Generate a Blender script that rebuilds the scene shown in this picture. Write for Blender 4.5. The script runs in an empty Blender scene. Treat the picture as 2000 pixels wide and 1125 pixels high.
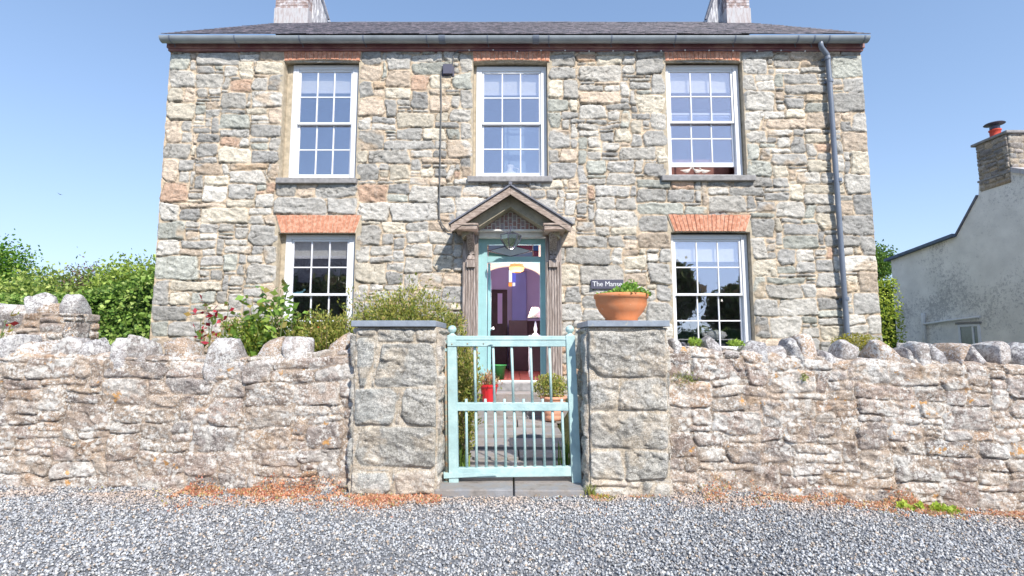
import bpy, math, random
import numpy as np
from mathutils import Vector, Matrix
R = math.radians
S = bpy.context.scene
C = S.collection
# ------------------------------------------------------------------ camera, sky, sun, exposure
PITCH = R(6.0); CAMZ = 1.3; FPX = 1000.0
cam = bpy.data.cameras.new('camera'); cam.sensor_width = 36; cam.lens = 18.0; cam.clip_end = 2000; cam.clip_start = .05
co = bpy.data.objects.new('camera', cam); C.objects.link(co)
co.location = (0, 0, CAMZ); co.rotation_euler = (R(90)+PITCH, 0, 0); S.camera = co
SUN_EL = 42; SUN_AZ = 27          # degrees to the right of the view's back
w = bpy.data.worlds.new('World'); S.world = w; w.use_nodes = True
nt = w.node_tree; sky = nt.nodes.new('ShaderNodeTexSky'); sky.sky_type = 'NISHITA'; sky.sun_disc = False
sky.sun_elevation = R(SUN_EL); sky.sun_rotation = R(180-SUN_AZ); sky.air_density = 1.0; sky.dust_density = 0.35; sky.ozone_density = 2.2
bgn = nt.nodes['Background']; bgn.inputs['Strength'].default_value = .158
# soft shoulder on the sky's radiance so that the hazy horizon keeps its blue
k1 = nt.nodes.new('ShaderNodeVectorMath'); k1.operation = 'MULTIPLY_ADD'; k1.inputs[1].default_value = (.20, .155, .098); k1.inputs[2].default_value = (.80, .80, .82)
k2 = nt.nodes.new('ShaderNodeVectorMath'); k2.operation = 'DIVIDE'
nt.links.new(sky.outputs[0], k1.inputs[0]); nt.links.new(sky.outputs[0], k2.inputs[0]); nt.links.new(k1.outputs[0], k2.inputs[1]); nt.links.new(k2.outputs[0], bgn.inputs[0])
sl = bpy.data.lights.new('sun', 'SUN'); sl.energy = 3.2; sl.angle = R(.5); sl.color = (1, .94, .84)
so = bpy.data.objects.new('sun', sl); C.objects.link(so)
sd = Vector((math.sin(R(SUN_AZ))*math.cos(R(SUN_EL)), -math.cos(R(SUN_AZ))*math.cos(R(SUN_EL)), math.sin(R(SUN_EL))))
so.rotation_euler = sd.to_track_quat('Z', 'Y').to_euler(); so.location = sd*40
S.view_settings.view_transform = 'Standard'; S.view_settings.look = 'None'; S.view_settings.gamma = 1
S.view_settings.exposure = 0.84
S.render.resolution_x = 1024; S.render.resolution_y = 576

# ------------------------------------------------------------------ helpers
cp, sp_ = math.cos(PITCH), math.sin(PITCH)
def P(px, py, Y):                     # photo pixel -> world point on the plane y = Y
    u = (px-1000)/FPX; v = (562.5-py)/FPX
    dy = cp-v*sp_; dz = sp_+v*cp; t = Y/dy
    return Vector((u*t, Y, CAMZ+dz*t))
def PX(px, py, X):                    # photo pixel -> world point on the plane x = X
    u = (px-1000)/FPX; v = (562.5-py)/FPX; t = X/u
    return Vector((X, (cp-v*sp_)*t, CAMZ+(sp_+v*cp)*t))
def tag(o, label=None, cat=None, group=None, kind=None):
    if label: o['label'] = label
    if cat: o['category'] = cat
    if group: o['group'] = group
    if kind: o['kind'] = kind
    return o
def empty(name, loc=(0, 0, 0), label=None, cat=None, group=None):
    o = bpy.data.objects.new(name, None); C.objects.link(o); o.location = loc; o.empty_display_size = .1
    return tag(o, label, cat, group)
_tab = np.random.RandomState(7).rand(256, 256)
def vn(x, y, s=0):
    xi = np.floor(x).astype(int); yi = np.floor(y).astype(int); fx = x-xi; fy = y-yi
    fx = fx*fx*(3-2*fx); fy = fy*fy*(3-2*fy); a = s*37; b = s*91
    g = lambda i, j: _tab[(i+a) & 255, (j+b) & 255]
    return (g(xi, yi)*(1-fx)+g(xi+1, yi)*fx)*(1-fy)+(g(xi, yi+1)*(1-fx)+g(xi+1, yi+1)*fx)*fy
def fbm(x, y, s=0, o=4):
    r = 0; a = .5; t = 0
    for k in range(o): r = r+a*vn(x*2**k, y*2**k, s+k*3); t += a; a *= .5
    return r/t
def vn3(p, s=0): return (fbm(p[:, 0]+p[:, 2]*.7, p[:, 1]-p[:, 2]*.5, s, 3)+fbm(p[:, 2]*1.1+p[:, 0]*.3, p[:, 1]+9.1, s+5, 3))/2
def sstep(a, b, x):
    t = np.clip((x-a)/(b-a), 0, 1); return t*t*(3-2*t)
def link(name, me, mat, parent=None):
    o = bpy.data.objects.new(name, me); C.objects.link(o)
    if mat: me.materials.append(mat)
    if parent:
        o.parent = parent; o.matrix_parent_inverse = Matrix.Translation(parent_origin(parent)).inverted()
    return o
def parent_origin(p):
    v = Vector(p.location)
    q = p.parent
    while q: v = v + Vector((0, 0, 0)); q = None
    if p.parent:  v = Vector((0, 0, 0))
    return v
def npmesh(name, V, F, mat, parent=None, col=None, smooth=False):
    V = np.asarray(V, dtype=np.float32); F = np.asarray(F, dtype=np.int32); k = F.shape[1]
    me = bpy.data.meshes.new(name); me.vertices.add(len(V)); me.vertices.foreach_set('co', V.ravel())
    me.loops.add(F.size); me.loops.foreach_set('vertex_index', F.ravel())
    me.polygons.add(len(F)); me.polygons.foreach_set('loop_start', np.arange(0, F.size, k, dtype=np.int32))
    try: me.polygons.foreach_set('loop_total', np.full(len(F), k, dtype=np.int32))
    except Exception: pass
    if smooth: me.polygons.foreach_set('use_smooth', np.ones(len(F), dtype=bool))
    me.update(calc_edges=True)
    if col is not None:
        a = me.color_attributes.new('Col', 'FLOAT_COLOR', 'POINT'); c = np.ones((len(V), 4), dtype=np.float32)
        c[:, :col.shape[1]] = col; a.data.foreach_set('color', c.ravel())
    return link(name, me, mat, parent)
class MB:
    def __init__(s): s.v = []; s.f = []
    def add(s, vs, fs):
        n = len(s.v); s.v += [tuple(v) for v in vs]; s.f += [tuple(i+n for i in f) for f in fs]; return s
    def box(s, x0, x1, y0, y1, z0, z1, M=None):
        vs = [Vector((x, y, z)) for x in (x0, x1) for y in (y0, y1) for z in (z0, z1)]
        if M: vs = [M @ v for v in vs]
        return s.add(vs, [(0, 1, 3, 2), (4, 6, 7, 5), (0, 4, 5, 1), (2, 3, 7, 6), (0, 2, 6, 4), (1, 5, 7, 3)])
    def prism(s, pts, y0, y1, axis='y'):          # polygon of (a,b) pairs extruded along an axis
        n = len(pts)
        f = {'y': lambda a, b, t: (a, t, b), 'x': lambda a, b, t: (t, a, b), 'z': lambda a, b, t: (a, b, t)}[axis]
        vs = [f(a, b, y0) for a, b in pts]+[f(a, b, y1) for a, b in pts]
        return s.add(vs, [tuple(range(n))[::-1], tuple(range(n, 2*n))]+[(i, (i+1) % n, n+(i+1) % n, n+i) for i in range(n)])
    def tube(s, pts, r, n=8, cap=True):
        pts = [Vector(p) for p in pts]; rs = r if isinstance(r, (list, tuple)) else [r]*len(pts)
        vs = []; fs = []; prev = None
        for i, p in enumerate(pts):
            t = (pts[min(i+1, len(pts)-1)]-pts[max(i-1, 0)]).normalized()
            if prev is None: a = t.orthogonal().normalized()
            else: a = (prev-t*prev.dot(t)).normalized()
            prev = a; b = t.cross(a)
            for k in range(n):
                q = 2*math.pi*k/n; vs.append(p+(a*math.cos(q)+b*math.sin(q))*rs[i])
        for i in range(len(pts)-1):
            for k in range(n): fs.append((i*n+k, i*n+(k+1) % n, (i+1)*n+(k+1) % n, (i+1)*n+k))
        if cap: fs.append(tuple(range(n))[::-1]); fs.append(tuple(range((len(pts)-1)*n, len(pts)*n)))
        return s.add(vs, fs)
    def lathe(s, prof, c, n=24, M=None):
        vs = []; fs = []; c = Vector(c)
        for r, z in prof:
            for k in range(n):
                q = 2*math.pi*k/n; v = Vector((r*math.cos(q), r*math.sin(q), z))
                vs.append((M @ v if M else v)+c)
        for i in range(len(prof)-1):
            for k in range(n): fs.append((i*n+k, i*n+(k+1) % n, (i+1)*n+(k+1) % n, (i+1)*n+k))
        if prof[0][0] > 1e-4: fs.append(tuple(range(n))[::-1])
        if prof[-1][0] > 1e-4: fs.append(tuple(range((len(prof)-1)*n, len(prof)*n)))
        return s.add(vs, fs)
    def build(s, name, mat, parent=None, bevel=0, smooth=False, seg=2):
        me = bpy.data.meshes.new(name); me.from_pydata(s.v, [], s.f); me.update()
        if smooth: me.polygons.foreach_set('use_smooth', [True]*len(me.polygons))
        o = link(name, me, mat, parent)
        if bevel:
            b = o.modifiers.new('bevel', 'BEVEL'); b.width = bevel; b.segments = seg; b.limit_method = 'ANGLE'; b.angle_limit = R(40)
        return o

# ------------------------------------------------------------------ materials
def nmat(name, col, rough=.8, nscale=8, namt=.25, bump=.2, bscale=40, spec=.3, attr=False, metal=0, col2=None, stretch=(1, 1, 1), bdist=.01):
    m = bpy.data.materials.new(name); m.use_nodes = True; n = m.node_tree.nodes; l = m.node_tree.links
    b = n['Principled BSDF']; b.inputs['Roughness'].default_value = rough; b.inputs['Metallic'].default_value = metal
    b.inputs['Specular IOR Level'].default_value = spec
    tc = n.new('ShaderNodeNewGeometry'); mp = n.new('ShaderNodeMapping'); mp.inputs['Scale'].default_value = stretch
    l.new(tc.outputs['Position'], mp.inputs['Vector'])
    nz = n.new('ShaderNodeTexNoise'); nz.inputs['Scale'].default_value = nscale; nz.inputs['Detail'].default_value = 8; nz.inputs['Roughness'].default_value = .65
    l.new(mp.outputs[0], nz.inputs['Vector'])
    if attr:
        a = n.new('ShaderNodeVertexColor'); a.layer_name = 'Col'; src = a.outputs[0]
    else:
        a = n.new('ShaderNodeRGB'); a.outputs[0].default_value = (*col, 1); src = a.outputs[0]
    mr = n.new('ShaderNodeMapRange'); mr.inputs['From Min'].default_value = .3; mr.inputs['From Max'].default_value = .7
    mr.inputs['To Min'].default_value = 1-namt; mr.inputs['To Max'].default_value = 1+namt
    l.new(nz.outputs[0], mr.inputs['Value'])
    mx = n.new('ShaderNodeMix'); mx.data_type = 'RGBA'
    if col2:
        mx.blend_type = 'MIX'; r2 = n.new('ShaderNodeMapRange'); r2.inputs['From Min'].default_value = .45; r2.inputs['From Max'].default_value = .6
        l.new(nz.outputs[0], r2.inputs['Value']); l.new(r2.outputs[0], mx.inputs['Factor'])
        l.new(src, mx.inputs['A']); mx.inputs['B'].default_value = (*col2, 1)
        src = mx.outputs['Result']
    vm = n.new('ShaderNodeVectorMath'); vm.operation = 'SCALE'; l.new(src, vm.inputs[0]); l.new(mr.outputs[0], vm.inputs['Scale'])
    l.new(vm.outputs[0], b.inputs['Base Color'])
    if bump:
        n2 = n.new('ShaderNodeTexNoise'); n2.inputs['Scale'].default_value = bscale; n2.inputs['Detail'].default_value = 6
        l.new(mp.outputs[0], n2.inputs['Vector'])
        bp = n.new('ShaderNodeBump'); bp.inputs['Strength'].default_value = bump; bp.inputs['Distance'].default_value = bdist
        l.new(n2.outputs[0], bp.inputs['Height']); l.new(bp.outputs[0], b.inputs['Normal'])
    return m
def stone_mat(name, lich=(.62, .61, .56), th=.62, amt=.7, lscale=22, orange=0, detail=.5, bump=.6, speck=0, sth=.53, ssc=95, spots=0):
    m = bpy.data.materials.new(name); m.use_nodes = True; n = m.node_tree.nodes; l = m.node_tree.links
    b = n['Principled BSDF']; b.inputs['Roughness'].default_value = .92; b.inputs['Specular IOR Level'].default_value = .2
    g = n.new('ShaderNodeNewGeometry'); a = n.new('ShaderNodeVertexColor'); a.layer_name = 'Col'
    def noise(sc, det=8, ro=.6, st=None):
        z = n.new('ShaderNodeTexNoise'); z.inputs['Scale'].default_value = sc; z.inputs['Detail'].default_value = det; z.inputs['Roughness'].default_value = ro
        if st:
            mp = n.new('ShaderNodeMapping'); mp.inputs['Scale'].default_value = st; l.new(g.outputs['Position'], mp.inputs['Vector']); l.new(mp.outputs[0], z.inputs['Vector'])
        else: l.new(g.outputs['Position'], z.inputs['Vector'])
        return z.outputs[0]
    def rng(v, a0, a1, b0, b1):
        r = n.new('ShaderNodeMapRange'); r.inputs['From Min'].default_value = a0; r.inputs['From Max'].default_value = a1
        r.inputs['To Min'].default_value = b0; r.inputs['To Max'].default_value = b1; l.new(v, r.inputs['Value']); return r.outputs[0]
    n1 = noise(14, 10, .7, (1, 1, 1.6)); n2 = noise(75, 6, .7)
    s1 = rng(n1, .3, .7, 1-detail, 1+detail); s2 = rng(n2, .3, .7, .65, 1.35)
    mu = n.new('ShaderNodeMath'); mu.operation = 'MULTIPLY'; l.new(s1, mu.inputs[0]); l.new(s2, mu.inputs[1])
    vm = n.new('ShaderNodeVectorMath'); vm.operation = 'SCALE'; l.new(a.outputs[0], vm.inputs[0]); l.new(mu.outputs[0], vm.inputs['Scale'])
    cur = vm.outputs[0]
    def mixin(cur, colr, fac):
        x = n.new('ShaderNodeMix'); x.data_type = 'RGBA'; l.new(fac, x.inputs['Factor']); l.new(cur, x.inputs['A']); x.inputs['B'].default_value = (*colr, 1); return x.outputs['Result']
    big = noise(2.2, 3, .5); lz = noise(lscale, 9, .75)
    ad = n.new('ShaderNodeMath'); ad.operation = 'MULTIPLY_ADD'; l.new(big, ad.inputs[0]); ad.inputs[1].default_value = .35; l.new(lz, ad.inputs[2])
    cur = mixin(cur, lich, rng(ad.outputs[0], th+.175, th+.215, 0, amt))
    if speck:
        sz_ = noise(ssc, 4, .6); sb = noise(7, 6, .7)
        aq = n.new('ShaderNodeMath'); aq.operation = 'MULTIPLY_ADD'; l.new(sb, aq.inputs[0]); aq.inputs[1].default_value = .5; l.new(sz_, aq.inputs[2])
        cur = mixin(cur, (min(lich[0]*1.12, .82), min(lich[1]*1.12, .81), min(lich[2]*1.12, .79)), rng(aq.outputs[0], sth+.25, sth+.29, 0, speck))
        cur = mixin(cur, (.16, .135, .12), rng(aq.outputs[0], sth+.145, sth+.105, 0, speck*.55))
    if spots:
        wz = n.new('ShaderNodeTexNoise'); wz.inputs['Scale'].default_value = 40; l.new(g.outputs['Position'], wz.inputs['Vector'])
        wv_ = n.new('ShaderNodeVectorMath'); wv_.operation = 'MULTIPLY_ADD'; wv_.inputs[1].default_value = (.03, .03, .03); l.new(wz.outputs['Color'], wv_.inputs[0]); l.new(g.outputs['Position'], wv_.inputs[2])
        for vs_, th_ in ((21, .30), (43, .30)):
            vo = n.new('ShaderNodeTexVoronoi'); vo.inputs['Scale'].default_value = vs_; l.new(wv_.outputs[0], vo.inputs['Vector'])
            cz = noise(2.6 if vs_ < 30 else 4.1, 3, .6); cm = rng(cz, .42, .60, .5, -.16)
            ac = n.new('ShaderNodeMath'); ac.operation = 'ADD'; l.new(vo.outputs['Distance'], ac.inputs[0]); l.new(cm, ac.inputs[1])
            cur = mixin(cur, (.76, .745, .71), rng(ac.outputs[0], th_+.08, th_-.0, 0, spots))
    if orange:
        oz = noise(5.5, 6, .7); cur = mixin(cur, (.62, .30, .06), rng(oz, orange, orange+.02, 0, .75))
    l.new(cur, b.inputs['Base Color'])
    bp = n.new('ShaderNodeBump'); bp.inputs['Strength'].default_value = bump; bp.inputs['Distance'].default_value = .02
    ad2 = n.new('ShaderNodeMath'); ad2.operation = 'MULTIPLY_ADD'; l.new(n2, ad2.inputs[0]); ad2.inputs[1].default_value = .35; l.new(n1, ad2.inputs[2])
    l.new(ad2.outputs[0], bp.inputs['Height']); l.new(bp.outputs[0], b.inputs['Normal'])
    return m
def leaf_mat(name, rough=.45):
    m = bpy.data.materials.new(name); m.use_nodes = True; n = m.node_tree.nodes; l = m.node_tree.links
    b = n['Principled BSDF']; b.inputs['Roughness'].default_value = rough; b.inputs['Specular IOR Level'].default_value = .35
    a = n.new('ShaderNodeVertexColor'); a.layer_name = 'Col'; l.new(a.outputs[0], b.inputs['Base Color'])
    t = n.new('ShaderNodeBsdfTranslucent'); l.new(a.outputs[0], t.inputs[0])
    mx = n.new('ShaderNodeMixShader'); mx.inputs[0].default_value = .35
    l.new(b.outputs[0], mx.inputs[1]); l.new(t.outputs[0], mx.inputs[2]); l.new(mx.outputs[0], n['Material Output'].inputs[0])
    return m
def glass_mat(name, fac=.3, tint=(.9, .93, 1), tcol=(1, 1, 1), rough=0.0):
    m = bpy.data.materials.new(name); m.use_nodes = True; n = m.node_tree.nodes; l = m.node_tree.links
    n.remove(n['Principled BSDF'])
    g = n.new('ShaderNodeBsdfGlossy'); g.inputs['Roughness'].default_value = rough; g.inputs['Color'].default_value = (*tint, 1)
    t = n.new('ShaderNodeBsdfTransparent'); t.inputs[0].default_value = (*tcol, 1)
    lw = n.new('ShaderNodeLayerWeight'); lw.inputs['Blend'].default_value = .5
    pw = n.new('ShaderNodeMath'); pw.operation = 'POWER'; pw.inputs[1].default_value = 4; l.new(lw.outputs['Facing'], pw.inputs[0])
    mr = n.new('ShaderNodeMapRange'); mr.inputs['To Min'].default_value = fac; mr.inputs['To Max'].default_value = 1
    l.new(pw.outputs[0], mr.inputs['Value'])
    gm = n.new('ShaderNodeNewGeometry'); nz = n.new('ShaderNodeTexNoise'); nz.inputs['Scale'].default_value = 2.5; l.new(gm.outputs['Position'], nz.inputs['Vector'])
    bp = n.new('ShaderNodeBump'); bp.inputs['Strength'].default_value = .14; bp.inputs['Distance'].default_value = .02; l.new(nz.outputs[0], bp.inputs['Height']); l.new(bp.outputs[0], g.inputs['Normal'])
    mx = n.new('ShaderNodeMixShader'); l.new(mr.outputs[0], mx.inputs[0]); l.new(t.outputs[0], mx.inputs[1]); l.new(g.outputs[0], mx.inputs[2])
    l.new(mx.outputs[0], n['Material Output'].inputs[0]); return m
def emis(name, col, s):
    m = bpy.data.materials.new(name); m.use_nodes = True; b = m.node_tree.nodes['Principled BSDF']
    b.inputs['Base Color'].default_value = (*col, 1); b.inputs['Emission Color'].default_value = (*col, 1); b.inputs['Emission Strength'].default_value = s; return m
M = dict(
    house=stone_mat('house_stone', lich=(.52, .51, .47), th=.61, amt=.5, lscale=14, detail=.36, bump=.8, speck=.25, sth=.56, ssc=70),
    garden=stone_mat('lichen_stone', lich=(.70, .68, .645), th=.55, amt=.8, lscale=26, orange=.64, detail=.42, bump=1.0, speck=.5, sth=.575, spots=.62),
    coping=stone_mat('coping_stone', lich=(.66, .65, .645), th=.515, amt=.9, lscale=26, orange=.68, detail=.5, bump=1.0, speck=.75, sth=.56, spots=.7),
    pillar=stone_mat('pillar_stone', lich=(.64, .61, .56), th=.57, amt=.75, lscale=30, orange=.72, detail=.4, bump=1.0, speck=.6, sth=.56, ssc=110, spots=.3),
    slate=nmat('slate', (.16, .165, .2), .6, 6, .35, .3, 50),
    slab=nmat('path_slate', (.33, .30, .28), .75, 7, .45, .6, 22, col2=(.22, .22, .23)),
    cap=nmat('cap_slate', (.27, .31, .37), .6, 9, .2, .2, 60),
    white=nmat('white_paint', (.80, .81, .84), .4, 4, .04, .05, 60),
    plaster=nmat('painted_plaster', (.82, .81, .78), .85, 6, .15, .2, 60),
    reveal=nmat('reveal_render', (.48, .41, .31), .9, 12, .3, .6, 70),
    sill=nmat('sill_slate', (.30, .29, .29), .75, 14, .3, .4, 80),
    brick=nmat('brick', (.62, .27, .17), .9, 22, .3, .5, 70, col2=(.66, .36, .25)),
    greybrick=nmat('weathered_brick', (.36, .27, .25), .9, 14, .4, .6, 80, col2=(.5, .43, .4)),
    mortar=nmat('mortar', (.62, .53, .42), .95, 20, .2, .5, 80),
    whitemortar=nmat('white_mortar', (.72, .7, .66), .95, 20, .15, .5, 80),
    wood=nmat('weathered_wood', (.33, .27, .24), .85, 6, .4, .7, 30, stretch=(9, 9, .7), col2=(.45, .39, .36)),
    wood2=nmat('weathered_board', (.36, .28, .235), .85, 7, .35, .6, 30, stretch=(1.5, 6, 6), col2=(.44, .36, .31)),
    wood3=nmat('green_brown_board', (.40, .36, .27), .85, 7, .3, .5, 30),  # green-brown canopy boards and inner rafters
    maroon=nmat('maroon_paint', (.27, .12, .13), .55, 3, .25, .2, 40, stretch=(.6, 1, 1), col2=(.34, .19, .17)),
    gutter=nmat('grey_gutter', (.30, .33, .36), .35, 3, .2, .1, 20, spec=.6),
    pipe=nmat('grey_downpipe', (.17, .20, .26), .35, 3, .15, .1, 20, spec=.5),
    teal=nmat('turquoise_paint', (.32, .55, .57), .5, 5, .08, .15, 40),
    gate=nmat('pale_turquoise_paint', (.42, .60, .61), .5, 6, .16, .3, 60, col2=(.47, .63, .62)),
    rust=nmat('rusty_iron', (.38, .42, .36), .8, 30, .3, .5, 80, col2=(.42, .25, .14)),
    terra=nmat('terracotta', (.78, .27, .11), .7, 5, .15, .2, 70, col2=(.66, .27, .13)),
    terra2=nmat('pale_terracotta', (.70, .36, .24), .8, 7, .2, .2, 70),
    red=nmat('red_glaze', (.65, .03, .04), .3, 5, .1, .05, 50, spec=.6),
    soil=nmat('soil', (.09, .065, .045), .95, 12, .4, .8, 50),
    leaf=leaf_mat('leaf'), bark=nmat('bark', (.16, .12, .09), .9, 12, .4, .6, 40),
    rock=nmat('gravel_stone', (.4, .4, .4), .85, 60, .3, .4, 160, attr=True),
    glass=glass_mat('window_glass', .33, (.90, .90, .97)),
    render=nmat('mouldy_render', (.90, .87, .82), .9, 2.2, .12, .4, 30),
    dark=nmat('dark_wood', (.045, .02, .03), .5, 5, .3, .1, 30), lilac=nmat('lilac_wall', (.58, .48, .76), .8, 2, .05, .05, 30),
    cream=nmat('cream_wall', (.75, .66, .5), .8, 2, .05, .05, 30), room=nmat('room_wall', (.34, .34, .38), .9, 2, .08, 0),
    tile=nmat('floor_tile', (.30, .09, .07), .5, 4, .2, .1, 30), blue=nmat('blue_glaze', (.25, .55, .72), .35, 5, .2, .05, 40),
    ceramic=nmat('white_ceramic', (.78, .80, .80), .3, 5, .1, .03, 40), plastic=nmat('grey_plastic', (.10, .10, .14), .4, 5, .1, .03, 40),
    green=nmat('green_plastic', (.03, .22, .06), .4, 5, .1, .03, 40), pink=nmat('dusky_pink_wall', (.50, .24, .22), .8, 3, .08, .03, 40),
)
# mould blotches on the neighbour's render, courses on slate roofs
def mould(m):
    n = m.node_tree.nodes; l = m.node_tree.links; b = n['Principled BSDF']; src = b.inputs['Base Color'].links[0].from_socket
    g = n.new('ShaderNodeNewGeometry'); z = n.new('ShaderNodeTexNoise'); z.inputs['Scale'].default_value = 13; z.inputs['Detail'].default_value = 14; z.inputs['Roughness'].default_value = .85
    y = n.new('ShaderNodeTexNoise'); y.inputs['Scale'].default_value = .7; l.new(g.outputs['Position'], z.inputs['Vector']); l.new(g.outputs['Position'], y.inputs['Vector'])
    a = n.new('ShaderNodeMath'); a.operation = 'MULTIPLY_ADD'; l.new(y.outputs[0], a.inputs[0]); a.inputs[1].default_value = .5; l.new(z.outputs[0], a.inputs[2])
    r = n.new('ShaderNodeMapRange'); r.inputs['From Min'].default_value = .79; r.inputs['From Max'].default_value = .88; r.inputs['To Max'].default_value = .6; l.new(a.outputs[0], r.inputs['Value'])
    x = n.new('ShaderNodeMix'); x.data_type = 'RGBA'; l.new(r.outputs[0], x.inputs['Factor']); l.new(src, x.inputs['A']); x.inputs['B'].default_value = (.27, .26, .27, 1); l.new(x.outputs['Result'], b.inputs['Base Color'])
mould(M['render'])
def chips(m, c, th):
    n = m.node_tree.nodes; l = m.node_tree.links; b = n['Principled BSDF']; src = b.inputs['Base Color'].links[0].from_socket
    g = n.new('ShaderNodeNewGeometry'); z = n.new('ShaderNodeTexNoise'); z.inputs['Scale'].default_value = 17; z.inputs['Detail'].default_value = 9; z.inputs['Roughness'].default_value = .75; l.new(g.outputs['Position'], z.inputs['Vector'])
    r = n.new('ShaderNodeMapRange'); r.inputs['From Min'].default_value = th; r.inputs['From Max'].default_value = th+.02; r.inputs['To Max'].default_value = .8; l.new(z.outputs[0], r.inputs['Value'])
    x = n.new('ShaderNodeMix'); x.data_type = 'RGBA'; l.new(r.outputs[0], x.inputs['Factor']); l.new(src, x.inputs['A']); x.inputs['B'].default_value = (*c, 1); l.new(x.outputs['Result'], b.inputs['Base Color'])
chips(M['gate'], (.36, .34, .28), .645); chips(M['teal'], (.22, .30, .28), .67); chips(M['terra'], (.70, .50, .38), .635); chips(M['cap'], (.42, .42, .38), .60)

# ------------------------------------------------------------------ masonry
def pack(W, H, cu, cv, kinds, rng, pre=()):
    nu = int(math.ceil(W/cu)); nv = int(math.ceil(H/cv)); idm = -np.ones((nv, nu), int); rects = []
    for (a, b, c, d) in pre:
        i0, i1, j0, j1 = [int(round(t)) for t in (a/cu, b/cu, c/cv, d/cv)]
        i0 = max(i0, 0); j0 = max(j0, 0); i1 = min(i1, nu); j1 = min(j1, nv)
        if i1 <= i0 or j1 <= j0 or (idm[j0:j1, i0:i1] >= 0).any(): continue
        idm[j0:j1, i0:i1] = len(rects); rects.append((i0*cu, i1*cu, j0*cv, j1*cv))
    pr = np.array([k[0] for k in kinds]); pr = pr/pr.sum()
    for j in range(nv):
        i = 0
        while i < nu:
            if idm[j, i] >= 0: i += 1; continue
            k = kinds[rng.choice(len(kinds), p=pr)]
            wd = max(2, int(rng.uniform(k[1], k[2])/cu)); ht = max(2, int(rng.uniform(k[3], k[4])/cv))
            if i > 0 and rng.rand() < .62:
                tj = int(round(rects[idm[j, i-1]][3]/cv))-j
                if max(2, int(ht*.6)) <= tj <= max(3, int(ht*1.5)): ht = tj
            if rng.rand() < .5: wd += rng.randint(0, 4)
            run = 0
            while i+run < nu and idm[j, i+run] < 0 and run < wd+4: run += 1
            if run < wd+3: wd = min(run, wd+3)
            h = 0
            while h < ht and j+h < nv and (idm[j+h, i:i+wd] < 0).all(): h += 1
            # swallow one-cell slivers above
            if j+h < nv and h and (idm[j+h, i:i+wd] < 0).all() and (j+h+1 >= nv or (idm[j+h+1, i:i+wd] >= 0).all()): h += 1
            idm[j:j+h, i:i+wd] = len(rects); rects.append((i*cu, (i+wd)*cu, j*cv, (j+h)*cv)); i += wd
    return idm, np.array(rects)
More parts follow.
